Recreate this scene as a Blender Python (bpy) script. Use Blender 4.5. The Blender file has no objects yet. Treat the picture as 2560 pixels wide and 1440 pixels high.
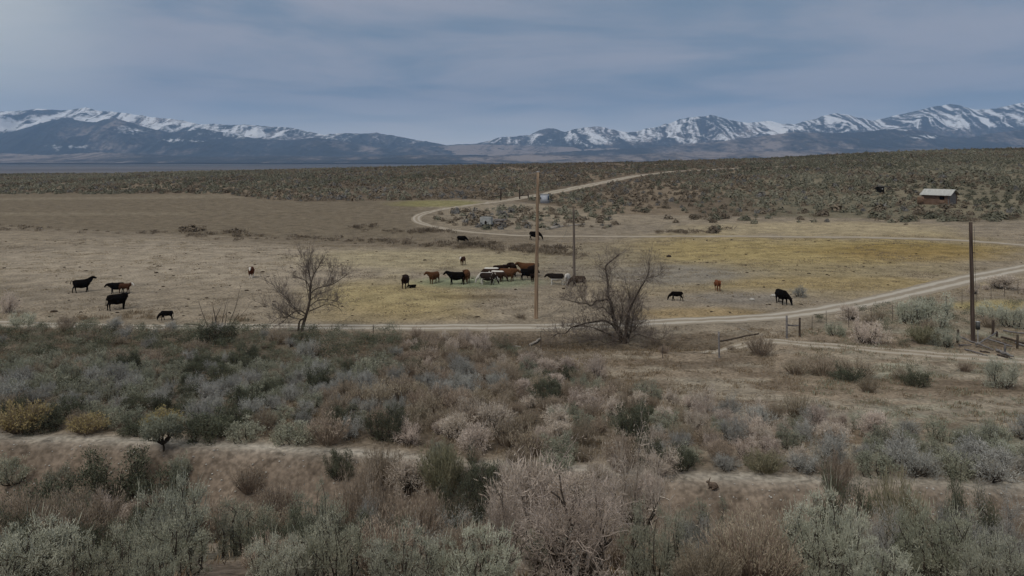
import bpy, bmesh, math, random
import numpy as np
from mathutils import Vector, Matrix
from math import radians, sin, cos, pi

sc = bpy.context.scene
COL = sc.collection
rnd = random.Random(7)
nr = np.random.default_rng(7)

# ------------------------------------------------------------------ camera
H = 11.5           # eye height over the pasture
F = 1970.0         # focal length in pixels of the 2560 px wide photograph
HY = 395.0         # row of the true horizon
cam_d = bpy.data.cameras.new('camera')
cam = bpy.data.objects.new('camera', cam_d)
COL.objects.link(cam)
cam.location = (0, 0, H)
cam.rotation_euler = (radians(90), 0, 0)
cam_d.sensor_width = 36.0
cam_d.lens = 36.0 * F / 2560.0
cam_d.shift_y = -(720 - HY) / 2560.0
cam_d.clip_start = 0.1
cam_d.clip_end = 200000
sc.camera = cam

# ------------------------------------------------------------------ light
SUN_EL, SUN_AZ = radians(52), radians(215)      # azimuth clockwise from +Y: behind, left
sun_d = bpy.data.lights.new('sun', 'SUN')
sun = bpy.data.objects.new('sun', sun_d)
COL.objects.link(sun)
sun_d.energy = 1.5
sun_d.angle = radians(14)
sun_d.color = (1.0, 0.95, 0.88)
sd = Vector((sin(SUN_AZ) * cos(SUN_EL), cos(SUN_AZ) * cos(SUN_EL), sin(SUN_EL)))
sun.rotation_euler = sd.to_track_quat('Z', 'Y').to_euler()

W = bpy.data.worlds.new('World')
sc.world = W
W.use_nodes = True
wt = W.node_tree
wt.nodes.clear()
def wn(t, **k):
    n = wt.nodes.new(t)
    for a, b in k.items():
        setattr(n, a, b)
    return n
def wl(a, b): wt.links.new(a, b)
w_out = wn('ShaderNodeOutputWorld')
sky = wn('ShaderNodeTexSky', sky_type='NISHITA')
sky.sun_disc = False
sky.sun_elevation = SUN_EL
sky.sun_rotation = SUN_AZ
sky.altitude = 1500
bg_sky = wn('ShaderNodeBackground'); bg_sky.inputs[1].default_value = 0.06
wl(sky.outputs[0], bg_sky.inputs[0])
tc = wn('ShaderNodeTexCoord')
sep = wn('ShaderNodeSeparateXYZ'); wl(tc.outputs['Generated'], sep.inputs[0])
# clouds lie on a far flat layer: direction divided by its height
za = wn('ShaderNodeMath', operation='MAXIMUM'); wl(sep.outputs[2], za.inputs[0]); za.inputs[1].default_value = 0.0
zb = wn('ShaderNodeMath', operation='ADD'); wl(za.outputs[0], zb.inputs[0]); zb.inputs[1].default_value = 0.07
dx = wn('ShaderNodeMath', operation='DIVIDE'); wl(sep.outputs[0], dx.inputs[0]); wl(zb.outputs[0], dx.inputs[1])
dy = wn('ShaderNodeMath', operation='DIVIDE'); wl(sep.outputs[1], dy.inputs[0]); wl(zb.outputs[0], dy.inputs[1])
cmb = wn('ShaderNodeCombineXYZ'); wl(dx.outputs[0], cmb.inputs[0]); wl(dy.outputs[0], cmb.inputs[1])
n1 = wn('ShaderNodeTexNoise'); n1.inputs['Scale'].default_value = 0.55; n1.inputs['Detail'].default_value = 7
n1.inputs['Roughness'].default_value = 0.56; n1.inputs['Distortion'].default_value = 0.4
wl(cmb.outputs[0], n1.inputs['Vector'])
r1 = wn('ShaderNodeMapRange'); r1.interpolation_type = 'SMOOTHSTEP'
wl(n1.outputs['Fac'], r1.inputs[0]); r1.inputs[1].default_value = 0.34; r1.inputs[2].default_value = 0.62
cl = wn('ShaderNodeMix', data_type='RGBA')
wl(r1.outputs[0], cl.inputs[0])
cl.inputs[6].default_value = (0.160, 0.228, 0.312, 1)     # bluer, thinner cloud
cl.inputs[7].default_value = (0.350, 0.356, 0.404, 1)     # mauve grey cloud
# lighter along the horizon
hz = wn('ShaderNodeMapRange'); hz.interpolation_type = 'SMOOTHSTEP'
wl(sep.outputs[2], hz.inputs[0]); hz.inputs[1].default_value = 0.085; hz.inputs[2].default_value = 0.0
hm = wn('ShaderNodeMath', operation='MULTIPLY'); wl(hz.outputs[0], hm.inputs[0]); hm.inputs[1].default_value = 0.9
cl2 = wn('ShaderNodeMix', data_type='RGBA'); wl(hm.outputs[0], cl2.inputs[0]); wl(cl.outputs[2], cl2.inputs[6])
cl2.inputs[7].default_value = (0.86, 0.87, 0.88, 1)
# brighter thin patch of cloud up on the left
gdir = Vector((-0.70, 0.72, 0.15)).normalized()
dot = wn('ShaderNodeVectorMath', operation='DOT_PRODUCT'); wl(tc.outputs['Generated'], dot.inputs[0]); dot.inputs[1].default_value = gdir
gm = wn('ShaderNodeMapRange'); gm.interpolation_type = 'SMOOTHERSTEP'
wl(dot.outputs['Value'], gm.inputs[0]); gm.inputs[1].default_value = 0.93; gm.inputs[2].default_value = 1.0
gn = wn('ShaderNodeMath', operation='MULTIPLY'); wl(gm.outputs[0], gn.inputs[0]); gn.inputs[1].default_value = 0.85
cl3 = wn('ShaderNodeMix', data_type='RGBA'); wl(gn.outputs[0], cl3.inputs[0]); wl(cl2.outputs[2], cl3.inputs[6])
cl3.inputs[7].default_value = (0.66, 0.67, 0.63, 1)
# an overcast sky is brightest overhead
zm = wn('ShaderNodeMapRange'); zm.interpolation_type = 'SMOOTHSTEP'
wl(sep.outputs[2], zm.inputs[0]); zm.inputs[1].default_value = 0.22; zm.inputs[2].default_value = 0.95
cl4 = wn('ShaderNodeMix', data_type='RGBA'); wl(zm.outputs[0], cl4.inputs[0]); wl(cl3.outputs[2], cl4.inputs[6])
cl4.inputs[7].default_value = (0.66, 0.64, 0.60, 1)
bg_cl = wn('ShaderNodeBackground'); bg_cl.inputs[1].default_value = 1.0
wl(cl4.outputs[2], bg_cl.inputs[0])
mx = wn('ShaderNodeMixShader'); mx.inputs[0].default_value = 0.93
wl(bg_sky.outputs[0], mx.inputs[1]); wl(bg_cl.outputs[0], mx.inputs[2])
wl(mx.outputs[0], w_out.inputs[0])

sc.view_settings.view_transform = 'Standard'
sc.view_settings.look = 'None'
sc.view_settings.exposure = 0.0
sc.view_settings.gamma = 1.0
sc.cycles.use_denoising = True
sc.cycles.max_bounces = 5
sc.cycles.diffuse_bounces = 3
sc.cycles.volume_bounces = 1

# ------------------------------------------------------------------ helpers
def smooth(a, b, x):
    t = np.clip((np.asarray(x, float) - a) / (b - a), 0, 1)
    return t * t * (3 - 2 * t)

def vnoise(x, y, seed=0):
    x = np.asarray(x, float); y = np.asarray(y, float)
    ix = np.floor(x).astype(np.int64); iy = np.floor(y).astype(np.int64)
    fx = x - ix; fy = y - iy
    fx = fx * fx * fx * (fx * (fx * 6 - 15) + 10); fy = fy * fy * fy * (fy * (fy * 6 - 15) + 10)
    def h(a, b):
        n = (a * 374761393 + b * 668265263 + seed * 1442695041) & 0xFFFFFFFF
        n = ((n ^ (n >> 13)) * 1274126177) & 0xFFFFFFFF
        n = (n ^ (n >> 16)) & 0xFFFF
        return n / 65535.0
    a = h(ix, iy); b = h(ix + 1, iy); c = h(ix, iy + 1); d = h(ix + 1, iy + 1)
    return (a * (1 - fx) + b * fx) * (1 - fy) + (c * (1 - fx) + d * fx) * fy

def fbm(x, y, seed=0, octaves=4, gain=0.5):
    s = 0; a = 1; t = 0
    for i in range(octaves):
        s = s + a * vnoise(x, y, seed + i * 17); t += a
        x = x * 2.03 + 11.3; y = y * 2.03 + 5.7; a *= gain
    return s / t

def ridged(x, y, seed=0, octaves=4):
    s = 0; a = 1; t = 0
    for i in range(octaves):
        s = s + a * (1 - np.abs(2 * vnoise(x, y, seed + i * 31) - 1)); t += a
        x = x * 2.1 + 3.1; y = y * 2.1 + 8.2; a *= 0.5
    return s / t

def mk_mesh(name, V, polys, mats=(), smooth_shade=False, attrs=None, matidx=None):
    """polys: list of (M,k) int arrays"""
    me = bpy.data.meshes.new(name)
    V = np.asarray(V, np.float32)
    polys = [np.asarray(p, np.int32) for p in polys if len(p)]
    me.vertices.add(len(V)); me.vertices.foreach_set('co', V.ravel())
    loops = np.concatenate([p.ravel() for p in polys])
    tot = np.concatenate([np.full(len(p), p.shape[1], np.int32) for p in polys])
    start = np.concatenate([[0], np.cumsum(tot)[:-1]]).astype(np.int32)
    me.loops.add(len(loops)); me.loops.foreach_set('vertex_index', loops)
    me.polygons.add(len(tot)); me.polygons.foreach_set('loop_start', start); me.polygons.foreach_set('loop_total', tot)
    if smooth_shade:
        me.polygons.foreach_set('use_smooth', np.ones(len(tot), bool))
    if matidx is not None:
        me.polygons.foreach_set('material_index', np.asarray(matidx, np.int32))
    me.update(calc_edges=True)
    for k, a in (attrs or {}).items():
        a = np.asarray(a, np.float32)
        if a.ndim == 1:
            at = me.attributes.new(k, 'FLOAT', 'POINT'); at.data.foreach_set('value', a)
        else:
            at = me.attributes.new(k, 'FLOAT_COLOR', 'POINT')
            if a.shape[1] == 3: a = np.hstack([a, np.ones((len(a), 1), np.float32)])
            at.data.foreach_set('color', a.ravel())
    for m in mats: me.materials.append(m)
    return me

def link(name, data, parent=None, loc=(0, 0, 0), rot=(0, 0, 0), scale=(1, 1, 1)):
    o = bpy.data.objects.new(name, data)
    COL.objects.link(o)
    o.location = loc; o.rotation_euler = rot; o.scale = scale
    if parent is not None: o.parent = parent
    return o

def tag(o, label, cat, group=None, kind=None):
    o['label'] = label; o['category'] = cat
    if group: o['group'] = group
    if kind: o['kind'] = kind
    return o

def structure(o, label=None, cat=None):
    o['kind'] = 'structure'
    if label: o['label'] = label
    if cat: o['category'] = cat
    return o

def tubes(lines, sides=5, cap=True):
    """lines: list of (points (n,3), radii (n,)) -> V, quads, tris"""
    Vs, Q, T = [], [], []
    base = 0
    ang = np.linspace(0, 2 * pi, sides, endpoint=False)
    ca, sa = np.cos(ang), np.sin(ang)
    for P, R in lines:
        P = np.asarray(P, float); R = np.asarray(R, float)
        n = len(P)
        d = np.gradient(P, axis=0)
        d /= np.linalg.norm(d, axis=1)[:, None] + 1e-9
        ref = np.where(np.abs(d[:, 2:3]) > 0.9, np.array([[1.0, 0, 0]]), np.array([[0, 0, 1.0]]))
        a = np.cross(d, ref); a /= np.linalg.norm(a, axis=1)[:, None] + 1e-9
        # keep the frame from flipping along the line
        for i in range(1, n):
            if np.dot(a[i], a[i - 1]) < 0: a[i] = -a[i]
        b = np.cross(d, a)
        ring = P[:, None, :] + R[:, None, None] * (a[:, None, :] * ca[None, :, None] + b[:, None, :] * sa[None, :, None])
        Vs.append(ring.reshape(-1, 3))
        i0 = base + np.arange(n - 1)[:, None] * sides + np.arange(sides)[None, :]
        i1 = base + np.arange(n - 1)[:, None] * sides + (np.arange(sides)[None, :] + 1) % sides
        Q.append(np.stack([i0, i1, i1 + sides, i0 + sides], -1).reshape(-1, 4))
        if cap:
            for r0 in (base, base + (n - 1) * sides):
                idx = r0 + np.arange(1, sides - 1)
                T.append(np.stack([np.full(sides - 2, r0), idx, idx + 1], -1))
        base += n * sides
    return np.vstack(Vs), np.vstack(Q), (np.vstack(T) if T else np.zeros((0, 3), int))

def tube_mesh(name, lines, mats, sides=5, smooth_shade=True):
    V, Q, T = tubes(lines, sides)
    return mk_mesh(name, V, [Q, T], mats, smooth_shade)

def boxes(lst):
    """lst of (cx,cy,cz,sx,sy,sz[,rotz]) full sizes -> V,Q"""
    Vs, Q = [], []
    c = np.array([[-1, -1, -1], [1, -1, -1], [1, 1, -1], [-1, 1, -1], [-1, -1, 1], [1, -1, 1], [1, 1, 1], [-1, 1, 1]]) * 0.5
    f = np.array([[0, 3, 2, 1], [4, 5, 6, 7], [0, 1, 5, 4], [1, 2, 6, 5], [2, 3, 7, 6], [3, 0, 4, 7]])
    for b in lst:
        v = c * np.array(b[3:6])
        if len(b) > 6:
            r = b[6]; v = v @ np.array([[cos(r), sin(r), 0], [-sin(r), cos(r), 0], [0, 0, 1]])
        Q.append(f + 8 * len(Vs)); Vs.append(v + np.array(b[:3]))
    return np.vstack(Vs), np.vstack(Q)

# ------------------------------------------------------------------ materials
def new_mat(name):
    m = bpy.data.materials.new(name); m.use_nodes = True
    nt = m.node_tree; nt.nodes.clear()
    out = nt.nodes.new('ShaderNodeOutputMaterial')
    p = nt.nodes.new('ShaderNodeBsdfPrincipled')
    p.inputs['Roughness'].default_value = 0.9
    p.inputs['Specular IOR Level'].default_value = 0.12
    nt.links.new(p.outputs[0], out.inputs[0])
    return m, nt, p

def c4(c): return (c[0], c[1], c[2], 1)

def noise_mat(name, ca, cb, scale=4, detail=4, rough=0.9, stretch=(1, 1, 1), rand=0.0, bump=0.0, spec=0.12, lo=0.35, hi=0.65, fine=None):
    """two colours mixed by object-space noise; rand: how much the whole object varies in value"""
    m, nt, p = new_mat(name)
    p.inputs['Roughness'].default_value = rough
    p.inputs['Specular IOR Level'].default_value = spec
    t = nt.nodes.new('ShaderNodeTexCoord')
    mp = nt.nodes.new('ShaderNodeMapping'); mp.inputs['Scale'].default_value = stretch
    nt.links.new(t.outputs['Object'], mp.inputs[0])
    n = nt.nodes.new('ShaderNodeTexNoise'); n.inputs['Scale'].default_value = scale; n.inputs['Detail'].default_value = detail
    nt.links.new(mp.outputs[0], n.inputs['Vector'])
    r = nt.nodes.new('ShaderNodeMapRange'); r.inputs[1].default_value = lo; r.inputs[2].default_value = hi
    nt.links.new(n.outputs['Fac'], r.inputs[0])
    mx = nt.nodes.new('ShaderNodeMix'); mx.data_type = 'RGBA'
    nt.links.new(r.outputs[0], mx.inputs[0]); mx.inputs[6].default_value = c4(ca); mx.inputs[7].default_value = c4(cb)
    outc = mx.outputs[2]
    if rand:
        oi = nt.nodes.new('ShaderNodeObjectInfo')
        rr = nt.nodes.new('ShaderNodeMapRange'); rr.inputs[3].default_value = 1 - rand; rr.inputs[4].default_value = 1 + rand
        nt.links.new(oi.outputs['Random'], rr.inputs[0])
        ad = nt.nodes.new('ShaderNodeMath'); ad.operation = 'MULTIPLY'; ad.inputs[1].default_value = 7.31
        nt.links.new(oi.outputs['Random'], ad.inputs[0])
        fr = nt.nodes.new('ShaderNodeMath'); fr.operation = 'FRACT'; nt.links.new(ad.outputs[0], fr.inputs[0])
        hr = nt.nodes.new('ShaderNodeMapRange'); hr.inputs[3].default_value = 0.5 - rand * 0.06; hr.inputs[4].default_value = 0.5 + rand * 0.05
        nt.links.new(fr.outputs[0], hr.inputs[0])
        hs = nt.nodes.new('ShaderNodeHueSaturation')
        nt.links.new(outc, hs.inputs['Color']); nt.links.new(rr.outputs[0], hs.inputs['Value']); nt.links.new(hr.outputs[0], hs.inputs['Hue'])
        outc = hs.outputs[0]
    nt.links.new(outc, p.inputs['Base Color'])
    if bump:
        b = nt.nodes.new('ShaderNodeBump'); b.inputs['Strength'].default_value = bump; b.inputs['Distance'].default_value = 0.02
        nt.links.new(n.outputs['Fac'], b.inputs['Height']); nt.links.new(b.outputs[0], p.inputs['Normal'])
    return m

M = {}
M['sage'] = noise_mat('sage_leaf', (0.225, 0.232, 0.172), (0.355, 0.355, 0.272), 2.2, 3, rand=0.24)
M['dark_sage'] = noise_mat('dark_sage_leaf', (0.078, 0.084, 0.056), (0.145, 0.150, 0.104), 2.2, 3, rand=0.25)
M['pale_sage'] = noise_mat('pale_sage_leaf', (0.330, 0.338, 0.262), (0.490, 0.490, 0.392), 2.2, 3, rand=0.22)
M['tan'] = noise_mat('rabbitbrush_tip', (0.285, 0.236, 0.172), (0.430, 0.366, 0.282), 2.0, 3, rand=0.26)
M['yellow'] = noise_mat('yellow_tip', (0.290, 0.235, 0.100), (0.420, 0.350, 0.170), 2.2, 3, rand=0.12)
M['olive'] = noise_mat('olive_stem', (0.175, 0.168, 0.105), (0.275, 0.248, 0.165), 2.2, 3, rand=0.2)
M['mauve'] = noise_mat('greasewood_twig', (0.420, 0.352, 0.292), (0.640, 0.552, 0.465), 2.0, 3, rand=0.18)
M['greytwig'] = noise_mat('grey_twig', (0.268, 0.263, 0.239), (0.399, 0.394, 0.356), 2.0, 3, rand=0.2)
M['stem'] = noise_mat('brush_stem', (0.034, 0.027, 0.021), (0.075, 0.062, 0.050), 9, 3, rand=0.15)
M['tanstem'] = noise_mat('rabbitbrush_stem', (0.150, 0.118, 0.086), (0.250, 0.200, 0.150), 5, 3, rand=0.2)
M['bark'] = noise_mat('tree_bark', (0.045, 0.034, 0.026), (0.105, 0.085, 0.068), 5, 5, stretch=(1, 1, 0.3), bump=0.6)
M['twig'] = noise_mat('tree_twig', (0.150, 0.120, 0.100), (0.250, 0.210, 0.180), 3, 3)
M['greybark'] = noise_mat('grey_bark', (0.070, 0.060, 0.055), (0.150, 0.130, 0.118), 5, 5, stretch=(1, 1, 0.3), bump=0.6)
M['wood_old'] = noise_mat('weathered_wood', (0.20, 0.175, 0.150), (0.36, 0.33, 0.29), 6, 5, stretch=(0.35, 6, 6), bump=0.5)
M['wood_dark'] = noise_mat('dark_post_wood', (0.030, 0.023, 0.018), (0.085, 0.066, 0.052), 8, 5, stretch=(3, 3, 0.4), bump=0.5, rand=0.15)
M['wood_grey'] = noise_mat('grey_rail_wood', (0.115, 0.108, 0.105), (0.215, 0.200, 0.190), 6, 5, stretch=(1, 1, 1), bump=0.5, rand=0.2)
M['steel'] = noise_mat('rusty_steel', (0.060, 0.048, 0.040), (0.120, 0.092, 0.070), 12, 3, rough=0.7, spec=0.3)
M['rock'] = noise_mat('pale_rock', (0.34, 0.32, 0.28), (0.52, 0.50, 0.46), 6, 4, bump=0.4)

# ------------------------------------------------------------------ terrain
LIP_PX = [-1500, 0, 400, 850, 1100, 1680, 2200, 2560, 4000]
LIP_PY = [1085, 1099, 1111, 1135, 1160, 1197, 1210, 1225, 1260]
def lip_y(px):
    return (H - 1.0) * F / (np.interp(px, LIP_PX, LIP_PY) - HY)

CREST_PX = [-1800, -600, 0, 300, 640, 960, 1280, 1600, 1920, 2150, 2350, 2560, 3200, 4300]
CREST_PY = [447, 444, 443, 440, 431, 422, 413, 408, 397, 385, 378, 373, 358, 351]
CREST_Y = [430, 440, 450, 455, 460, 470, 480, 490, 480, 460, 440, 420, 400, 380]
START_Y = np.array([130, 130, 130, 130, 128, 126, 124, 118, 110, 104, 100, 98, 95, 90], float)

def terrain_z(x, y, detail=True):
    x = np.asarray(x, float); y = np.asarray(y, float)
    yy = np.maximum(y, 4.0)
    px = np.clip(1280 + x / yy * F, -1800, 4300)
    ly = lip_y(px) + 0.14 * (fbm(x * 0.35, y * 0.05 + 3.0, 5, 3) - 0.5)
    yt = ly - 2.1
    zt = -0.8
    # near bank under and before the camera
    zn = np.interp(y, [-60, -8, 0, 3, 6, 10, 13], [10.6, 10.3, 9.9, 9.3, 8.0, 5.9, 4.6])
    za = 4.6 + (zt - 4.6) * np.clip((y - 13) / (yt - 13), 0, 1)
    bank = zt + (1.0 - zt) * smooth(0, 1, (y - yt) / 2.1) ** 0.85
    flat = 1.0 * (1 - smooth(0.5, 18, y - ly))
    z = np.where(y < 13, zn, np.where(y < yt, za, np.where(y < ly, bank, flat)))
    # roadside ditch by the old tree
    xm = x
    dmask = smooth(-9, -2, xm) * (1 - smooth(13, 17, xm))
    z = z - 0.55 * dmask * np.exp(-((y - 49.6) / 1.7) ** 2)
    # rise towards the far ridge
    yc = np.interp(px, CREST_PX, CREST_Y)
    zc = H - (np.interp(px, CREST_PX, CREST_PY) - HY) * yc / F
    ys = np.interp(px, CREST_PX, START_Y)
    s = zc / (yc - ys)
    k = 10.0
    tt = (np.minimum(y, yc) - ys) / k
    ramp = k * np.where(tt > 30, tt, np.log1p(np.exp(np.clip(tt, -30, 30)))) * s
    z = z + np.where(y > 60, ramp, 0)
    w = smooth(0, 1, (y - yc) / 1500.0)
    z = z * (1 - w) + (-70.0) * w
    fan = np.clip((y - 7000) / 8000.0, 0, 1.4)
    z = z + 140 * fan ** 1.6
    if detail:
        amp = 0.05 + 0.10 * smooth(12, 20, y) * (1 - smooth(28, 34, y)) + 0.10 * smooth(110, 160, y)
        amp = amp * (1 - 0.8 * np.exp(-((y - ly) / 0.9) ** 2))
        z = z + amp * (fbm(x * 0.9, y * 0.9, 3, 3) - 0.5) * 2
        z = z + 0.16 * (fbm(x * 0.12, y * 0.12, 9, 3) - 0.5) * smooth(30, 45, y)
        # rills on the bare bank
        z = z + 0.10 * (ridged(x * 1.1, y * 0.25, 21, 3) - 0.6) * smooth(0, 0.6, y - yt) * (1 - smooth(-1.0, -0.3, y - ly))
        z = z + 1.1 * (fbm(x * 0.02, y * 0.02, 14, 3) - 0.5) * smooth(160, 260, y) * (1 - smooth(2000, 4000, y))
        z = z + 10 * (fbm(x * 0.0011, y * 0.0011, 15, 4) - 0.5) * smooth(2500, 6000, y)
    return z

_RY = np.concatenate([np.geomspace(6, 120, 2500), np.geomspace(120.1, 1500, 2500)])
def gp(px, py):
    """the point of the ground that the photograph shows at pixel px, py"""
    x = (px - 1280) / F * _RY
    z = H - (py - HY) / F * _RY
    g = terrain_z(x, _RY)
    i = int(np.argmax(z <= g))
    if z[i] > g[i]: i = len(_RY) - 1
    return Vector((x[i], _RY[i], g[i]))
def ground(x, y):
    return float(terrain_z(np.array([x]), np.array([y]))[0])
def proj(x, y, z):
    y = np.maximum(y, 0.5)
    return 1280 + x / y * F, HY + (H - z) / y * F

def mix3(a, b, m): return a * (1 - m[..., None]) + np.asarray(b) * m[..., None]
def blob(px, py, cx, cy, rx, ry, wob, soft=0.45):
    d = np.sqrt(((px - cx) / rx) ** 2 + ((py - cy) / ry) ** 2) + (wob - 0.5) * 1.1
    return 1 - smooth(1 - soft, 1 + soft, d)

def build_ground():
    rows = [-30.0, -20, -12, -6, -2, 0]
    y = 1.0
    while y < 30000:
        rows.append(y)
        y *= 1.0085 if y < 36 else (1.009 if y < 700 else 1.035)
    rows = np.array(rows)
    s = np.linspace(-1.25, 1.25, 620)
    X = s[None, :] * (rows[:, None] + 42.0) * np.where(rows[:, None] > 60, 0.9, 0.72)
    # blend of the width so that the sheet stays one smooth fan
    wide = 0.66 + 0.24 * smooth(20, 200, rows)[:, None]
    X = s[None, :] * (np.maximum(rows[:, None], -20) + 42.0) * wide
    Y = np.repeat(rows[:, None], len(s), 1)
    Z = terrain_z(X, Y)
    PX, PY = proj(X, Y, Z)
    w1 = fbm(X * 0.10, Y * 0.07, 41, 4); w2 = fbm(X * 0.35, Y * 0.22, 42, 4); w3 = fbm(X * 1.4, Y * 0.9, 43, 3)
    px = np.clip(PX, -1800, 4300)
    ly = lip_y(px)
    C = np.zeros(X.shape + (3,)) + np.array([0.235, 0.190, 0.140])
    # near bank and bare far bank
    soil = mix3(np.zeros(X.shape + (3,)) + np.array([0.205, 0.163, 0.125]), (0.160, 0.125, 0.094), smooth(0.45, 0.7, w3))
    nb = (Y < ly)
    C[nb] = soil[nb]
    nearg = (1 - smooth(16, 21, Y)) * smooth(0.42, 0.6, w2)
    C = mix3(C, (0.27, 0.235, 0.175), nearg * 0.8)
    # pale lip
    lip = np.exp(-((Y - ly - 0.30) / 0.45) ** 2) * (0.75 + 0.25 * smooth(0.35, 0.55, w2))
    C = mix3(C, (0.37, 0.335, 0.28), lip)
    # brush floor: litter, soil also darkened to deepen the shade between bushes
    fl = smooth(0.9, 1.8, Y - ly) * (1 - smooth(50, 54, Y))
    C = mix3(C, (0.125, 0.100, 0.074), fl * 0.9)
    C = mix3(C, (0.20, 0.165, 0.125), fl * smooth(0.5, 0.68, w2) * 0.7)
    # dry grassland on the right, in front of the road
    gl = smooth(1380, 1560, PX + 260 * (w1 - 0.5)) * smooth(1.2, 3.0, Y - ly) * (1 - smooth(52, 55, Y))
    C = mix3(C, (0.255, 0.205, 0.150), gl)
    C = mix3(C, (0.305, 0.262, 0.200), gl * smooth(0.52, 0.66, fbm(X * 0.18, Y * 0.5, 51, 4)))
    C = mix3(C, (0.150, 0.115, 0.082), gl * smooth(0.50, 0.68, fbm(X * 0.3, Y * 0.7, 52, 4)) * 0.8)
    C = mix3(C, (0.265, 0.275, 0.210), gl * smooth(2000, 2200, PX) * smooth(0.48, 0.62, fbm(X * 0.2, Y * 0.4, 53, 3)) * 0.5)
    # ground darker along the ditch by the tree
    xm = X
    dk = smooth(-9, -3, xm) * (1 - smooth(13, 16, xm)) * np.exp(-((Y - 49.8) / 1.7) ** 2)
    C = mix3(C, (0.088, 0.068, 0.048), dk * 0.85)
    # pastures
    pas = smooth(51, 55, Y)
    C = mix3(C, (0.270, 0.225, 0.166), pas)
    C = mix3(C, (0.225, 0.190, 0.145), pas * smooth(0.48, 0.66, fbm(X * 0.05, Y * 0.11, 61, 4)) * 0.7)
    C = mix3(C, (0.345, 0.292, 0.222), pas * blob(PX, PY, 430, 655, 640, 50, w1) * 0.75)
    def paint(cx, cy, rx, ry, col, a=0.85):
        nonlocal C
        C = mix3(C, col, pas * blob(PX, PY, cx, cy, rx, ry, w1 * 0.6 + w2 * 0.4) * a)
    paint(1000, 745, 190, 40, (0.350, 0.282, 0.140), 0.8)
    paint(1080, 650, 330, 28, (0.365, 0.310, 0.190), 0.7)
    paint(960, 785, 260, 22, (0.320, 0.250, 0.130), 0.6)
    paint(1200, 705, 150, 14, (0.215, 0.255, 0.155), 0.7)
    paint(2000, 632, 500, 42, (0.345, 0.270, 0.122), 0.9)
    paint(1980, 700, 460, 46, (0.330, 0.265, 0.150), 0.6)
    paint(2250, 625, 260, 16, (0.255, 0.185, 0.070), 0.85)
    paint(2300, 640, 240, 16, (0.270, 0.190, 0.080), 0.6)
    paint(2050, 572, 330, 16, (0.375, 0.310, 0.195), 0.8)
    paint(2050, 708, 420, 16, (0.312, 0.240, 0.118), 0.8)
    paint(2100, 675, 380, 16, (0.260, 0.215, 0.130), 0.5)
    paint(1690, 690, 180, 26, (0.235, 0.215, 0.185), 0.8)
    paint(1850, 745, 160, 16, (0.220, 0.195, 0.165), 0.8)
    paint(1750, 785, 190, 16, (0.310, 0.230, 0.120), 0.8)
    paint(1500, 655, 150, 45, (0.225, 0.195, 0.150), 0.6)
    paint(1180, 742, 90, 6, (0.115, 0.082, 0.045), 0.6)
    paint(1050, 600, 420, 22, (0.190, 0.155, 0.112), 0.75)
    paint(2480, 765, 110, 14, (0.345, 0.285, 0.130), 0.8)
    # line of weeds between the two pastures
    yl = np.interp(PX, [-400, 0, 450, 900, 1150, 1450], [562, 572, 590, 605, 618, 640])
    C = mix3(C, (0.135, 0.108, 0.078), pas * np.exp(-((PY - yl) / 8.0) ** 2) * (1 - smooth(1380, 1480, PX)) * 0.32)
    # upper pasture
    up = smooth(2, 8, yl - PY) * (1 - smooth(1000, 1150, PX))
    C = mix3(C, (0.178, 0.146, 0.104), up * smooth(100, 118, Y))
    C = mix3(C, (0.225, 0.188, 0.134), up * smooth(100, 118, Y) * smooth(0.48, 0.62, fbm(X * 0.012, Y * 0.05, 66, 4)) * 0.8)
    C = mix3(C, (0.250, 0.235, 0.085), blob(PX, PY, 1090, 509, 90, 7, w1) * 0.6)
    # far slopes under the brush
    edge = np.interp(PX, [-400, 0, 560, 640, 760, 900, 1240, 1420, 1500, 2000, 2600], [482, 484, 486, 497, 505, 503, 499, 520, 535, 545, 552])
    fs = smooth(-2, 4, edge - PY) * smooth(110, 130, Y)
    C = mix3(C, (0.150, 0.118, 0.085), fs)
    C = mix3(C, (0.215, 0.170, 0.120), fs * smooth(0.45, 0.62, fbm(X * 0.045, Y * 0.02, 71, 4)))
    C = mix3(C, (0.200, 0.190, 0.130), fs * smooth(1750, 2050, PX) * 0.5)
    C = mix3(C, (0.330, 0.27, 0.205), blob(PX, PY, 2420, 369, 60, 3, w1) * smooth(350, 380, Y))
    # far basin
    ba = smooth(900, 2200, Y)
    C = mix3(C, (0.105, 0.094, 0.088), ba)
    C = mix3(C, (0.150, 0.132, 0.122), ba * smooth(0.46, 0.6, fbm(X * 0.00022, Y * 0.0009, 81, 5)))
    C = mix3(C, (0.080, 0.078, 0.070), ba * smooth(0.50, 0.64, fbm(X * 0.0003, Y * 0.0011, 82, 5)) * smooth(5000, 8500, Y))
    n, m = X.shape
    idx = np.arange(n * m).reshape(n, m)
    Q = np.stack([idx[:-1, :-1], idx[:-1, 1:], idx[1:, 1:], idx[1:, :-1]], -1).reshape(-1, 4)
    # ground material: painted albedo broken up by several scales of noise
    mt, nt, p = new_mat('ground_soil')
    p.inputs['Roughness'].default_value = 1.0; p.inputs['Specular IOR Level'].default_value = 0.05
    at = nt.nodes.new('ShaderNodeAttribute'); at.attribute_name = 'Col'
    geo = nt.nodes.new('ShaderNodeNewGeometry')
    def nz(scale, detail, lo, hi, a, b):
        q = nt.nodes.new('ShaderNodeTexNoise'); q.inputs['Scale'].default_value = scale; q.inputs['Detail'].default_value = detail
        nt.links.new(geo.outputs['Position'], q.inputs['Vector'])
        r = nt.nodes.new('ShaderNodeMapRange'); r.inputs[1].default_value = lo; r.inputs[2].default_value = hi
        r.inputs[3].default_value = a; r.inputs[4].default_value = b
        nt.links.new(q.outputs['Fac'], r.inputs[0])
        return q, r
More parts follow.
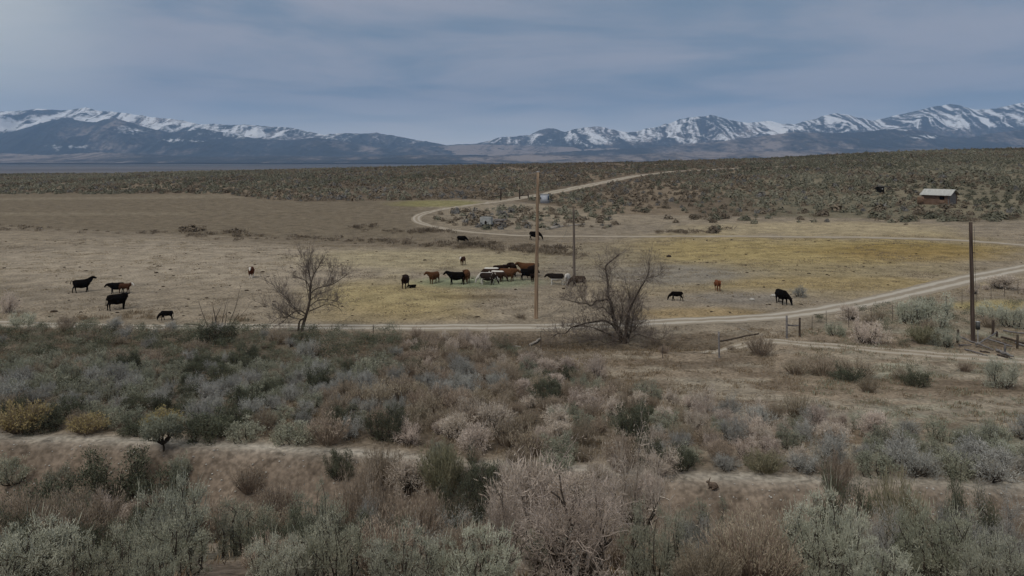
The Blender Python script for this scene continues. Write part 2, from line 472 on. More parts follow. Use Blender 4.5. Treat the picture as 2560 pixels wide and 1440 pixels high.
    q1, r1_ = nz(0.55, 5, 0.36, 0.66, 0.80, 1.18)
    q2, r2_ = nz(5.5, 6, 0.36, 0.64, 0.70, 1.25)
    q3, r3_ = nz(1.7, 3, 0.60, 0.68, 1.0, 0.62)
    mm = nt.nodes.new('ShaderNodeMath'); mm.operation = 'MULTIPLY'
    nt.links.new(r1_.outputs[0], mm.inputs[0]); nt.links.new(r2_.outputs[0], mm.inputs[1])
    m2 = nt.nodes.new('ShaderNodeMath'); m2.operation = 'MULTIPLY'
    nt.links.new(mm.outputs[0], m2.inputs[0]); nt.links.new(r3_.outputs[0], m2.inputs[1])
    vm = nt.nodes.new('ShaderNodeVectorMath'); vm.operation = 'SCALE'
    nt.links.new(at.outputs['Color'], vm.inputs[0]); nt.links.new(m2.outputs[0], vm.inputs['Scale'])
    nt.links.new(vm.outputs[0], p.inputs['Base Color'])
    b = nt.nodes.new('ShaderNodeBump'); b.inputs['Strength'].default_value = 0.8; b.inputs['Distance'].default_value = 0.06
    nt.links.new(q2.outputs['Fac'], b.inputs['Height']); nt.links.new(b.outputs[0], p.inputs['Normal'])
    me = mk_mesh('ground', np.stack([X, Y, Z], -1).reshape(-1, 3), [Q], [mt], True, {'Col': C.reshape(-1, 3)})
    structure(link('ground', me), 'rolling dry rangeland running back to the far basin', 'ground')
build_ground()

# ------------------------------------------------------------------ dirt roads
def road_mat(name, track, crown):
    m, nt, p = new_mat(name)
    p.inputs['Roughness'].default_value = 1.0; p.inputs['Specular IOR Level'].default_value = 0.05
    at = nt.nodes.new('ShaderNodeAttribute'); at.attribute_name = 'across'
    geo = nt.nodes.new('ShaderNodeNewGeometry')
    n = nt.nodes.new('ShaderNodeTexNoise'); n.inputs['Scale'].default_value = 1.6; n.inputs['Detail'].default_value = 6
    nt.links.new(geo.outputs['Position'], n.inputs['Vector'])
    ad = nt.nodes.new('ShaderNodeMath'); ad.operation = 'MULTIPLY_ADD'; ad.inputs[1].default_value = 0.9; ad.inputs[2].default_value = -0.45
    nt.links.new(n.outputs['Fac'], ad.inputs[0])
    su = nt.nodes.new('ShaderNodeMath'); su.operation = 'ADD'
    nt.links.new(at.outputs['Fac'], su.inputs[0]); nt.links.new(ad.outputs[0], su.inputs[1])
    r = nt.nodes.new('ShaderNodeMapRange'); r.inputs[1].default_value = 0.25; r.inputs[2].default_value = 0.75
    nt.links.new(su.outputs[0], r.inputs[0])
    mx = nt.nodes.new('ShaderNodeMix'); mx.data_type = 'RGBA'
    nt.links.new(r.outputs[0], mx.inputs[0]); mx.inputs[6].default_value = c4(crown); mx.inputs[7].default_value = c4(track)
    nt.links.new(mx.outputs[2], p.inputs['Base Color'])
    b = nt.nodes.new('ShaderNodeBump'); b.inputs['Strength'].default_value = 0.5; b.inputs['Distance'].default_value = 0.04
    nt.links.new(n.outputs['Fac'], b.inputs['Height']); nt.links.new(b.outputs[0], p.inputs['Normal'])
    return m
M['road'] = road_mat('road_dirt', (0.44, 0.40, 0.335), (0.285, 0.245, 0.19))
M['road2'] = road_mat('track_dirt', (0.40, 0.355, 0.29), (0.285, 0.240, 0.180))

M['road3'] = road_mat('faint_track_dirt', (0.330, 0.290, 0.230), (0.250, 0.208, 0.155))

def smooth_line(P, step=0.7):
    P = np.array(P, float)
    d = np.concatenate([[0], np.cumsum(np.linalg.norm(np.diff(P, axis=0), axis=1))])
    # Catmull-Rom through the points
    n = max(int(d[-1] / step), 8)
    ts = np.linspace(0, d[-1], n)
    out = []
    for t in ts:
        i = int(np.clip(np.searchsorted(d, t) - 1, 0, len(P) - 2))
        u = (t - d[i]) / (d[i + 1] - d[i] + 1e-9)
        p0 = P[max(i - 1, 0)]; p1 = P[i]; p2 = P[i + 1]; p3 = P[min(i + 2, len(P) - 1)]
        out.append(0.5 * (2 * p1 + (p2 - p0) * u + (2 * p0 - 5 * p1 + 4 * p2 - p3) * u * u + (3 * p1 - p0 - 3 * p2 + p3) * u ** 3))
    return np.array(out)

def road(name, pix, width, mat, lift=0.05, step=0.7, label='', fade=None):
    P = np.array([list(gp(a, b))[:2] for a, b in pix])
    L = smooth_line(P, step)
    for _ in range(6):
        L[1:-1] = (L[:-2] + 2 * L[1:-1] + L[2:]) / 4
    d = np.gradient(L, axis=0); d /= np.linalg.norm(d, axis=1)[:, None] + 1e-9
    nrm = np.stack([-d[:, 1], d[:, 0]], -1)
    s = np.linspace(0, 1, len(L))
    w = np.interp(s, np.linspace(0, 1, len(width)), width)
    k = 15
    a = np.linspace(-1, 1, k)
    arc = np.arange(len(L)) * step
    wl_ = w * (1 + 0.22 * (fbm(arc * 0.5, arc * 0 + 2, 91, 3) - 0.5))
    wr_ = w * (1 + 0.22 * (fbm(arc * 0.5, arc * 0 + 9, 92, 3) - 0.5))
    half = np.where(a[None, :] < 0, wl_[:, None], wr_[:, None]) / 2
    XY = L[:, None, :] + nrm[:, None, :] * (a[None, :, None] * half[..., None])
    Z = terrain_z(XY[..., 0], XY[..., 1]) + lift * (1 - 0.85 * np.abs(a[None, :]) ** 3)
    across = np.repeat((np.exp(-((np.abs(a) - 0.45) / 0.24) ** 2))[None, :], len(L), 0)
    n = len(L)
    idx = np.arange(n * k).reshape(n, k)
    Q = np.stack([idx[:-1, :-1], idx[:-1, 1:], idx[1:, 1:], idx[1:, :-1]], -1).reshape(-1, 4)
    me = mk_mesh(name, np.concatenate([XY, Z[..., None]], -1).reshape(-1, 3), [Q], [mat], True, {'across': across.ravel()})
    o = link(name, me)
    structure(o, label, 'road')
    return L

ROAD1 = road('dirt_road', [(-700, 792), (-200, 805), (200, 815), (470, 818), (840, 818), (1100, 819), (1340, 818), (1480, 815), (1600, 809), (1750, 803), (1900, 794), (2000, 784), (2100, 770), (2200, 750), (2300, 726), (2400, 702), (2480, 686), (2560, 670), (2700, 648), (2900, 630)],
             [2.0, 2.0, 2.0, 2.1, 2.4, 2.9, 3.0, 2.9, 2.8], M['road'], 0.06, label='pale dirt road along the near edge of the pasture')
ROAD2 = road('dirt_track', [(2900, 650), (2700, 630), (2560, 613), (2400, 602), (2200, 595), (2000, 593), (1750, 592), (1500, 592), (1350, 591), (1250, 587), (1170, 580), (1110, 572), (1060, 561), (1040, 549), (1052, 537), (1100, 525), (1160, 516), (1240, 505), (1300, 496), (1390, 480), (1440, 470), (1480, 462), (1560, 446), (1640, 434), (1750, 426), (1850, 421), (1980, 415)],
             [2.2, 2.0, 1.7, 1.7, 2.4, 4.2, 5.6, 5.2, 5.0, 5.0, 5.0, 4.4], M['road2'], 0.10, step=1.2, label='dirt track that bends past the gate and climbs the far slope')
road('side_track', [(2800, 925), (2560, 903), (2420, 893), (2300, 884), (2150, 872), (2050, 863), (1960, 856), (1910, 853), (1870, 862), (1820, 874), (1770, 884)],
     [2.0, 2.0, 1.9, 1.8, 1.6, 1.2], M['road2'], 0.04, step=0.5, label='faint dirt track turning off the road below the fence')

# ------------------------------------------------------------------ mountains
def mountain_mat(name, dark, mid, pale, thr=0.5):
    m, nt, p = new_mat(name)
    p.inputs['Roughness'].default_value = 0.95
    a = nt.nodes.new('ShaderNodeAttribute'); a.attribute_name = 'snow'
    b = nt.nodes.new('ShaderNodeAttribute'); b.attribute_name = 'tone'
    geo = nt.nodes.new('ShaderNodeNewGeometry')
    mp = nt.nodes.new('ShaderNodeMapping'); mp.inputs['Scale'].default_value = (1, 0.5, 1.6)
    nt.links.new(geo.outputs['Position'], mp.inputs[0])
    n = nt.nodes.new('ShaderNodeTexNoise'); n.inputs['Scale'].default_value = 0.013; n.inputs['Detail'].default_value = 8; n.inputs['Roughness'].default_value = 0.65
    nt.links.new(mp.outputs[0], n.inputs['Vector'])
    t = nt.nodes.new('ShaderNodeMath'); t.operation = 'MULTIPLY_ADD'; t.inputs[1].default_value = 1.7; t.inputs[2].default_value = -0.85
    nt.links.new(n.outputs['Fac'], t.inputs[0])
    s = nt.nodes.new('ShaderNodeMath'); s.operation = 'ADD'; nt.links.new(a.outputs['Fac'], s.inputs[0]); nt.links.new(t.outputs[0], s.inputs[1])
    r = nt.nodes.new('ShaderNodeMapRange'); r.inputs[1].default_value = 0.34; r.inputs[2].default_value = 0.82
    nt.links.new(s.outputs[0], r.inputs[0])
    q = nt.nodes.new('ShaderNodeMath'); q.operation = 'ADD'; nt.links.new(b.outputs['Fac'], q.inputs[0]); nt.links.new(t.outputs[0], q.inputs[1])
    rp = nt.nodes.new('ShaderNodeValToRGB')
    rp.color_ramp.elements[0].position = 0.25; rp.color_ramp.elements[0].color = c4(dark)
    rp.color_ramp.elements[1].position = 0.8; rp.color_ramp.elements[1].color = c4(pale)
    e = rp.color_ramp.elements.new(0.5); e.color = c4(mid)
    nt.links.new(q.outputs[0], rp.inputs[0])
    mx = nt.nodes.new('ShaderNodeMix'); mx.data_type = 'RGBA'
    nt.links.new(r.outputs[0], mx.inputs[0]); nt.links.new(rp.outputs[0], mx.inputs[6]); mx.inputs[7].default_value = (0.82, 0.83, 0.85, 1)
    nt.links.new(mx.outputs[2], p.inputs['Base Color'])
    return m
M['mount'] = mountain_mat('mountain_slope', (0.020, 0.023, 0.022), (0.090, 0.076, 0.068), (0.25, 0.205, 0.18))

def mountains(name, ridge, D, front, back, base, seed, snow_amt, tone0, label, spur=0.55, wave=900.0, snow_fn=None, step=2.2, rough_px=1.6, nfront=130):
    rp = np.array(ridge, float)
    px = np.arange(rp[0, 0], rp[-1, 0] + 1, step)
    # rounded interpolation of the traced skyline with small jags
    py = np.interp(px, rp[:, 0], rp[:, 1])
    ker = np.array([1, 2, 3, 2, 1.0]); ker /= ker.sum()
    py = np.convolve(np.pad(py, 2, 'edge'), ker, 'valid')
    py = py + rough_px * (fbm(px * 0.09, px * 0 + seed, seed, 4) - 0.5) * 2
    t = np.concatenate([np.linspace(0, 1, nfront), 1 + np.linspace(0, 1, 22)[1:]])
    T, PXg = np.meshgrid(t, px, indexing='ij')
    RY = np.repeat(py[None, :], len(t), 0)
    Yd = np.where(T <= 1, D - front * (1 - T), D + back * (T - 1))
    # the crest itself wanders in depth
    Yd = Yd + 0.35 * front * (fbm(PXg * 0.006, PXg * 0 + seed, seed + 3, 3) - 0.5) * np.clip(1 - np.abs(T - 1), 0, 1)
    Xw = (PXg - 1280) / F * Yd
    zr = H + (HY - RY) * Yd / F
    b0 = base
    hgt = zr - b0
    g = np.where(T <= 1, np.clip(T, 0, 1) ** 1.25, 1 - smooth(0, 1, T - 1))
    rg = ridged(Xw / wave, Yd / (wave * 2.6) + seed, seed + 5, 4)
    rg2 = fbm(Xw / (wave * 3), Yd / (wave * 3), seed + 8, 3)
    env = np.clip(T, 0, 1) * np.clip(1 - T, 0, 1) * 4
    f0 = Xw + (1 - np.clip(T, 0, 1)) * 900 * np.gradient(zr[nfront - 1], Xw[nfront - 1])[None, :] * 0
    g0 = ridged(Xw / 430 + 0.5 * fbm(Xw / 900, Yd / 900, seed + 40, 3), T * 1.3 + seed, seed + 41, 4)
    Z = b0 + hgt * g + hgt * spur * env * (rg - 0.62 + 0.9 * (rg2 - 0.5) + 0.45 * (g0 - 0.6))
    lim = H + (HY - RY - 0.4) * Yd / F
    Z = np.where(T < 0.995, np.minimum(Z, lim - (lim - b0) * 0.02 * (1 - T)), Z)
    rel = (Z - b0) / np.maximum(hgt, 1)
    gz_x = np.gradient(Z, axis=1) / np.maximum(np.gradient(Xw, axis=1), 1)
    scr = HY - (Z - H) / Yd * F
    sl = np.gradient(np.convolve(np.pad(zr[nfront - 1], 12, 'edge'), np.ones(25) / 25, 'valid'), Xw[nfront - 1])
    fall = Xw + (1 - np.clip(T, 0, 1)) * 1500 * sl[None, :] + 420 * (fbm(Xw / 900, Yd / 900, seed + 40, 3) - 0.5)
    gul = ridged(fall / 260, T * 1.5 + seed, seed + 41, 5)
    gul2 = fbm(fall / 75, T * 5.0 + seed, seed + 42, 4)
    if snow_fn is None:
        snow = np.zeros_like(Z)
    else:
        pn = fbm(Xw / 520, Yd / 900 + Z / 500, seed + 12, 5)
        streak = fbm(Xw / 160 + Z / 220, Z / 420, seed + 13, 4)
        snow = snow_fn(PXg, scr) * (0.52 + 0.36 * (pn - 0.5) * 2 + 0.25 * (streak - 0.5) * 2 + 1.0 * (0.62 - gul) + 0.70 * (gul2 - 0.5) * 2)
    tone = tone0 + 0.5 * (0.62 - rg) + 0.8 * (0.62 - gul) + 1.0 * (fbm(Xw / 1500, Yd / 2500 + Z / 900, seed + 20, 4) - 0.5) + 0.25 * (rel - 0.5) * 0
    n, m = Z.shape
    idx = np.arange(n * m).reshape(n, m)
    Q = np.stack([idx[:-1, :-1], idx[:-1, 1:], idx[1:, 1:], idx[1:, :-1]], -1).reshape(-1, 4)
    me = mk_mesh(name, np.stack([Xw, Yd, Z], -1).reshape(-1, 3), [Q], [M['mount']], True, {'snow': snow.ravel(), 'tone': tone.ravel()})
    structure(link(name, me), label, 'mountains')

def snow_left(px, py):
    top = np.interp(px, [-600, 0, 100, 215, 380, 520, 640, 800, 870, 1000, 1100], [326, 330, 322, 322, 332, 340, 350, 346, 356, 356, 358])
    s = smooth(18, -14, py - top)
    return s * np.interp(px, [-600, 0, 250, 480, 500, 700, 800, 860, 1000], [1.1, 1.15, 1.2, 1.0, 0.9, 1.0, 0.85, 0.65, 0.5])
def snow_right(px, py):
    top = np.interp(px, [1180, 1300, 1480, 1600, 1750, 1900, 2100, 2300, 2560, 3000], [356, 360, 364, 352, 358, 346, 330, 326, 316, 314])
    s = smooth(16, -12, py - top)
    return s * np.interp(px, [1180, 1250, 1340, 1380, 1430, 1500, 1600, 1700, 1800, 2000, 2100, 2200, 2400, 2560], [0.6, 0.9, 0.7, 0.35, 0.8, 1.05, 0.8, 1.1, 1.25, 1.15, 1.3, 1.15, 1.35, 1.35])
def snow_low(px, py):
    return 0.75 * np.exp(-(((px - 450) / 70) ** 2 + ((py - 352) / 7) ** 2)) + 0.7 * np.exp(-(((px - 180) / 60) ** 2 + ((py - 368) / 8) ** 2)) + 0.85 * np.exp(-(((px - 560) / 70) ** 2 + ((py - 338) / 12) ** 2)) + 0.65 * np.exp(-(((px - 330) / 50) ** 2 + ((py - 325) / 14) ** 2))
def snow_low2(px, py):
    return 0.8 * np.exp(-(((px - 2310) / 50) ** 2 + ((py - 342) / 7) ** 2)) + 0.75 * np.exp(-(((px - 2240) / 90) ** 2 + ((py - 324) / 4) ** 2))

mountains('mountain_range', [(-1400, 305), (-900, 280), (-500, 300), (-200, 285), (0, 279), (40, 277), (75, 275), (100, 272), (150, 276), (185, 274), (205, 271), (217, 268), (245, 277), (300, 281), (345, 287), (385, 294), (430, 297), (465, 303), (500, 311), (540, 310), (575, 312), (620, 311), (660, 315), (710, 318), (740, 322), (780, 331), (810, 337), (850, 333), (900, 334), (940, 332), (985, 339), (1030, 348), (1070, 354), (1110, 362), (1150, 368), (1220, 376)],
          17500, 4200, 2500, 60, 3, 1.0, 0.30, 'left range of snow patched blue mountains', snow_fn=snow_left, spur=0.7)
mountains('foothill', [(-1400, 325), (-600, 330), (-150, 345), (0, 342), (60, 320), (120, 303), (165, 293), (200, 302), (235, 306), (262, 298), (285, 294), (330, 308), (380, 322), (430, 332), (465, 328), (510, 322), (560, 332), (640, 346), (720, 351), (790, 344), (850, 351), (900, 361), (960, 371), (1020, 380)],
          15200, 2800, 1500, 30, 11, 1.0, 0.20, 'dark forested spurs in front of the left range', snow_fn=snow_low, spur=0.8, wave=700)
mountains('mountain_ridge', [(1090, 368), (1130, 362), (1190, 359), (1215, 353), (1250, 343), (1290, 341), (1325, 337), (1350, 325), (1375, 320), (1395, 324), (1412, 330), (1440, 322), (1480, 316), (1510, 318), (1540, 326), (1570, 331), (1592, 329), (1620, 320), (1645, 318), (1662, 308), (1672, 310), (1700, 298), (1725, 293), (1760, 291), (1775, 286), (1800, 292), (1830, 301), (1870, 307), (1900, 305), (1925, 302), (1950, 309), (1985, 311), (2000, 306), (2040, 297), (2060, 289), (2090, 283), (2120, 287), (2150, 295), (2180, 302), (2200, 298), (2260, 284), (2300, 275), (2340, 266), (2375, 260), (2400, 264), (2440, 274), (2490, 271), (2530, 262), (2560, 256), (2700, 238), (2900, 262), (3300, 250), (3900, 280)],
          18500, 4600, 2500, 60, 23, 1.0, 0.42, 'right range of snowy peaks below the cloud', snow_fn=snow_right, spur=0.7)
mountains('foothill_ridge', [(1250, 388), (1400, 380), (1560, 372), (1680, 364), (1800, 354), (1880, 343), (1990, 330), (2080, 333), (2150, 330), (2240, 322), (2310, 327), (2360, 341), (2420, 344), (2480, 333), (2560, 325), (2800, 305), (3300, 320), (3900, 330)],
          13800, 2600, 1500, 20, 37, 1.0, 0.36, 'dark rounded foothills below the right range', snow_fn=snow_low2, spur=0.6, wave=800)
mountains('low_hills', [(380, 398), (500, 391), (620, 386), (760, 384), (900, 373), (1000, 368), (1110, 364), (1200, 361), (1290, 363), (1400, 367), (1550, 371), (1700, 375), (1850, 384)],
          16000, 3000, 1500, 25, 51, 1.0, 0.66, 'pale low saddle between the two ranges', spur=0.45, wave=1100, rough_px=0.8, snow_fn=lambda a, b: 0.75 * np.exp(-(((a - 960) / 60) ** 2 + ((b - 377) / 5) ** 2)))
mountains('hills', [(-1400, 378), (-300, 384), (0, 383), (120, 388), (260, 381), (380, 386), (520, 392), (700, 389), (900, 392), (1060, 387), (1200, 391), (1350, 385), (1500, 389), (1700, 380), (1900, 378), (2300, 370), (2700, 365), (3600, 372)],
          11000, 2200, 1500, -45, 63, 1.0, 0.44, 'low dark juniper hills across the far basin', spur=0.5, wave=1200, rough_px=1.4)

# ------------------------------------------------------------------ haze
def build_haze():
    V, Q = boxes([(0, 13500, 1000, 60000, 33000, 2230)])
    m = bpy.data.materials.new('haze_air'); m.use_nodes = True
    nt = m.node_tree; nt.nodes.clear()
    out = nt.nodes.new('ShaderNodeOutputMaterial')
    v = nt.nodes.new('ShaderNodeVolumePrincipled')
    v.inputs['Color'].default_value = (0.42, 0.65, 1.0, 1)
    v.inputs['Density'].default_value = 4.2e-5
    v.inputs['Anisotropy'].default_value = 0.1
    nt.links.new(v.outputs[0], out.inputs['Volume'])
    o = link('haze', mk_mesh('haze', V, [Q], [m]))
    o['kind'] = 'stuff'; o['label'] = 'thin blue haze over the basin'; o['category'] = 'haze'
build_haze()


# ------------------------------------------------------------------ brush: plant meshes
def blades(C, D, L, Wd):
    """flat tapering leaves: centres C (n,3) at the foot, directions D, lengths L, widths Wd"""
    n = len(C)
    D = D / (np.linalg.norm(D, axis=1)[:, None] + 1e-9)
    r = nr.normal(size=(n, 3))
    S = np.cross(D, r); S /= np.linalg.norm(S, axis=1)[:, None] + 1e-9
    V = np.empty((n, 4, 3))
    V[:, 0] = C
    V[:, 1] = C + D * (L * 0.55)[:, None] + S * (Wd * 0.5)[:, None]
    V[:, 2] = C + D * L[:, None]
    V[:, 3] = C + D * (L * 0.55)[:, None] - S * (Wd * 0.5)[:, None]
    Q = np.arange(n * 4).reshape(n, 4)
    return V.reshape(-1, 3), Q

def join(parts):
    Vs, Qs, b = [], [], 0
    for V, Q in parts:
        Vs.append(V); Qs.append(Q + b); b += len(V)
    return np.vstack(Vs), np.vstack(Qs)

def ribbons(lines):
    """thin three sided twigs"""
    return tubes(lines, 3, cap=False)[:2]

def curve_pts(p0, p1, bend, n=5):
    t = np.linspace(0, 1, n)[:, None]
    p0 = np.array(p0); p1 = np.array(p1)
    return p0 + (p1 - p0) * t + np.array(bend) * (t * (1 - t) * 4)

def sage_parts(seed, nblade=1800, nstem=11, blade=(0.045, 0.085), bw=0.020, h=0.9, r=0.62, spiky=0.0, gnarl=1.0, trunk=0.0, clump=1.0):
    """gnarled stems and clumps of small upright leaves: foliage mesh data, stem lines (height about 1, width about 1.3)"""
    g = np.random.default_rng(seed)
    lines, tips = [], []
    for i in range(nstem):
        a = 2 * pi * (i + g.uniform(-.35, .35)) / nstem
        rr = r * math.sqrt(g.uniform(0.06, 1))
        hh = h * (0.55 + 0.45 * g.random()) * (1 - 0.38 * (rr / r) ** 2)
        e = np.array([cos(a) * rr, sin(a) * rr, hh * 0.82])
        base = np.array([cos(a) * 0.04, sin(a) * 0.04, -0.05])
        if trunk: base = np.array([cos(a) * 0.03, sin(a) * 0.03, trunk])
        P = curve_pts(base, e, (cos(a) * 0.10 * gnarl, sin(a) * 0.10 * gnarl, (-0.10 if not trunk else 0.05) * gnarl), 6)
        P[1:-1] += g.normal(size=(4, 3)) * 0.028 * gnarl
        lines.append((P, np.linspace(0.026, 0.008, 6)))
        for k in range(int(g.integers(4, 8))):
            j = g.integers(2, 6)
            st = P[j]
            d = np.array([cos(a), sin(a), 0]) * 0.35 + g.normal(size=3) * 0.6 + np.array([0, 0, 0.75])
            d /= np.linalg.norm(d)
            ln = g.uniform(0.12, 0.30) * (1.1 if j > 3 else 0.9)
            en = st + d * ln
            lines.append((curve_pts(st, en, g.normal(size=3) * 0.02, 4), np.linspace(0.009, 0.003, 4)))
            tips.append((en, 0.085 + 0.05 * g.random()))
        tips.append((e, 0.12))
    if trunk:
        lines.append((np.array([[0, 0, -0.08], [0.02, 0.01, trunk * 0.5], [0, 0, trunk + 0.03]]), np.array([0.038, 0.032, 0.028])))
    tp = np.array([t[0] for t in tips]); tr = np.array([t[1] for t in tips])
    pick = g.integers(0, len(tp), nblade)
    off = g.normal(size=(nblade, 3)) * np.array([0.62, 0.62, 0.5])
    C = tp[pick] + off * tr[pick][:, None] * clump
    C[:, 2] = np.maximum(C[:, 2], 0.03)
    D = off * 0.55 + np.array([0, 0, 0.75]) + g.normal(size=(nblade, 3)) * 0.4 + C * np.array([0.5, 0.5, 0])
    L = g.uniform(blade[0], blade[1], nblade); Wd = L * 0 + bw * g.uniform(0.7, 1.3, nblade)
    parts = [blades(C, D, L, Wd)]
    if spiky:
        m = int(spiky)
        pk = g.integers(0, len(tp), m)
        C2 = tp[pk] + g.normal(size=(m, 3)) * 0.05
        D2 = np.array([0, 0, 1.0]) + g.normal(size=(m, 3)) * 0.22 + C2 * np.array([0.5, 0.5, 0])
        parts.append(blades(C2, D2, g.uniform(0.12, 0.28, m), np.full(m, 0.012)))
    return join(parts), lines

def rabbit_parts(seed, nstem=170, h=0.85, spread=0.62, tip=7, tl=(0.05, 0.11), tw=0.012, dense=1.0):
    """broom of thin stems fanning from the crown with feathery heads"""
    g = np.random.default_rng(seed)
    lines, C, D = [], [], []
    lob = g.normal(size=(5, 2)) * 0.3
    for i in range(nstem):
        a = g.uniform(0, 2 * pi); q = math.sqrt(g.random())
        lean = q * spread
        hh = h * (0.72 + 0.28 * g.random()) * (1 - 0.30 * q ** 2) * (0.86 + 0.14 * sin(3 * a + seed) + 0.1 * sin(5 * a + 2 * seed))
        e = np.array([cos(a) * lean, sin(a) * lean, hh])
        b = np.array([cos(a) * 0.10 * q, sin(a) * 0.10 * q, -0.04])
        P = curve_pts(b, e, (cos(a) * 0.05 * q, sin(a) * 0.05 * q, 0.0) + g.normal(size=3) * 0.02, 4)
        lines.append((P, np.array([0.006, 0.005, 0.004, 0.002]) * (1.6 if i % 9 == 0 else 1)))
        for k in range(tip):
            t = g.uniform(0.55, 1.0)
            j = min(int(t * 3), 2)
            C.append(P[j] + (P[j + 1] - P[j]) * (t * 3 - j) + g.normal(size=3) * 0.022)
            D.append((P[j + 1] - P[j]) * 2.2 + g.normal(size=3) * 0.30 + np.array([0, 0, .2]))
    C = np.array(C); D = np.array(D)
    n = len(C)
    return blades(C, D, g.uniform(tl[0], tl[1], n), tw * g.uniform(0.7, 1.4, n)), lines

def twig_parts(seed, depth=4, nmain=9, h=0.95, r0=0.022, spread=0.75, kids=(3, 5), zig=0.22, hair=2200, hl=(0.05, 0.13), hw=0.007):
    """rounded leafless shrub of crooked pale twigs"""
    g = np.random.default_rng(seed)
    dark, pale = [], []
    ends = []
    def grow(p, d, ln, rad, lev):
        n = 4
        P = [p]
        dd = d
        for i in range(n - 1):
            dd = dd + g.normal(size=3) * zig; dd /= np.linalg.norm(dd)
            P.append(P[-1] + dd * ln / (n - 1))
        P = np.array(P)
        (dark if lev <= 1 else pale).append((P, np.linspace(rad, rad * 0.55, n)))
        if lev >= depth:
            ends.append((P[-1], dd)); ends.append((P[2], dd)); return
        for k in range(int(g.integers(kids[0], kids[1] + 1))):
            j = int(g.integers(1, n))
            nd = dd + g.normal(size=3) * 0.62 + np.array([0, 0, 0.26])
            nd /= np.linalg.norm(nd)
            grow(P[j], nd, ln * g.uniform(0.5, 0.78), rad * 0.5, lev + 1)
    for i in range(nmain):
        a = 2 * pi * (i + g.uniform(-.3, .3)) / nmain
        q = math.sqrt(g.random()) * spread
        d = np.array([cos(a) * q, sin(a) * q, 0.75]); d /= np.linalg.norm(d)
        grow(np.array([cos(a) * 0.05, sin(a) * 0.05, -0.05]), d, h * g.uniform(0.40, 0.55), r0, 0)
    V, Q = ribbons(pale)
    ep = np.array([e[0] for e in ends]); ed = np.array([e[1] for e in ends])
    pk = g.integers(0, len(ep), hair)
    C = ep[pk] + g.normal(size=(hair, 3)) * 0.035
    D = ed[pk] + g.normal(size=(hair, 3)) * 0.75 + np.array([0, 0, 0.2])
    V2, Q2 = blades(C, D, g.uniform(hl[0], hl[1], hair), np.full(hair, hw))
    return join([(V, Q), (V2, Q2)]), dark

def stem_mesh(name, lines, mat, sides=4):
    V, Q, T = tubes(lines, sides)
    return mk_mesh(name, V, [Q, T], [mat], True)

# prototypes: name -> list of (foliage mesh, stem mesh)
PROT = {}
def proto(key, fol, lines, leafmat, stemmat, fname='foliage', sname='stem'):
    # every prototype is one metre tall and 1.3 m across
    V, Q = fol
    kz = 1.0 / np.percentile(V[:, 2], 98.5); kr = 0.65 / np.percentile(np.hypot(V[:, 0], V[:, 1]), 97)
    K = np.array([kr, kr, kz])
    fol = (V * K, Q); lines = [(np.asarray(P) * K, R) for P, R in lines]
    f = mk_mesh(fname, fol[0], [fol[1]], [leafmat])
    s = stem_mesh(sname, lines, stemmat)
    PROT.setdefault(key, []).append((f, s))

for i in range(5):
    fol, ln = sage_parts(100 + i, 4200, 13, (0.040, 0.085), 0.020)
    proto('sage', fol, ln, M['sage'], M['stem'])
for i in range(4):
    fol, ln = sage_parts(130 + i, 5200, 14, (0.045, 0.085), 0.022, h=0.95, r=0.66, gnarl=1.3)
    proto('dark', fol, ln, M['dark_sage'], M['stem'])
for i in range(4):
    fol, ln = sage_parts(150 + i, 4600, 13, (0.04, 0.08), 0.017, spiky=150)
    proto('pale', fol, ln, M['pale_sage'], M['stem'])
for i in range(3):     # close to the lens: finer leaves
    fol, ln = sage_parts(170 + i, 15000, 21, (0.022, 0.052), 0.0105, spiky=330, clump=0.62, gnarl=1.4)
    proto('near_pale', fol, ln, M['pale_sage'], M['stem'])
for i in range(3):
    fol, ln = sage_parts(180 + i, 13000, 18, (0.022, 0.052), 0.0105, spiky=160, gnarl=1.7, clump=0.66)
    proto('near_sage', fol, ln, M['sage'], M['stem'])
for i in range(2):
    fol, ln = sage_parts(190 + i, 13000, 16, (0.025, 0.055), 0.0105, gnarl=1.5)
    proto('near_dark', fol, ln, M['dark_sage'], M['stem'])
for i in range(2):
    fol, ln = sage_parts(195 + i, 7000, 13, (0.035, 0.07), 0.020, h=0.95, r=0.60, gnarl=1.0, trunk=0.20)
    proto('treelike', fol, ln, M['sage'], M['stem'])
for i in range(4):
    fol, ln = rabbit_parts(200 + i)
    proto('tan', fol, ln, M['tan'], M['tanstem'])
for i in range(2):
    fol, ln = rabbit_parts(210 + i, 420, tip=11, tl=(0.03, 0.07), tw=0.008)
    proto('near_tan', fol, ln, M['tan'], M['tanstem'])
for i in range(2):
    fol, ln = rabbit_parts(220 + i, 240, h=0.8, tip=10, tl=(0.04, 0.08), tw=0.016)
    proto('yellow', fol, ln, M['yellow'], M['tanstem'])
for i in range(2):
    fol, ln = rabbit_parts(230 + i, 260, h=0.95, tip=9, tl=(0.05, 0.10), tw=0.012, spread=0.55)
    proto('olive', fol, ln, M['olive'], M['olive'])
for i in range(3):
    fol, ln = twig_parts(240 + i, depth=3, nmain=11, kids=(3, 5), hair=2600, hl=(0.06, 0.14), hw=0.011)
    proto('grey', fol, ln, M['greytwig'], M['stem'])
for i in range(3):
    fol, ln = twig_parts(250 + i, depth=3, nmain=11, kids=(3, 5), hair=2600, hl=(0.06, 0.14), hw=0.011)
    proto('mauve', fol, ln, M['mauve'], M['stem'])
for i in range(2):
    fol, ln = twig_parts(260 + i, depth=4, nmain=13, kids=(3, 5), r0=0.020, hair=5500, hl=(0.02, 0.06), hw=0.0050, zig=0.34)
    proto('near_mauve', fol, ln, M['mauve'], M['stem'])
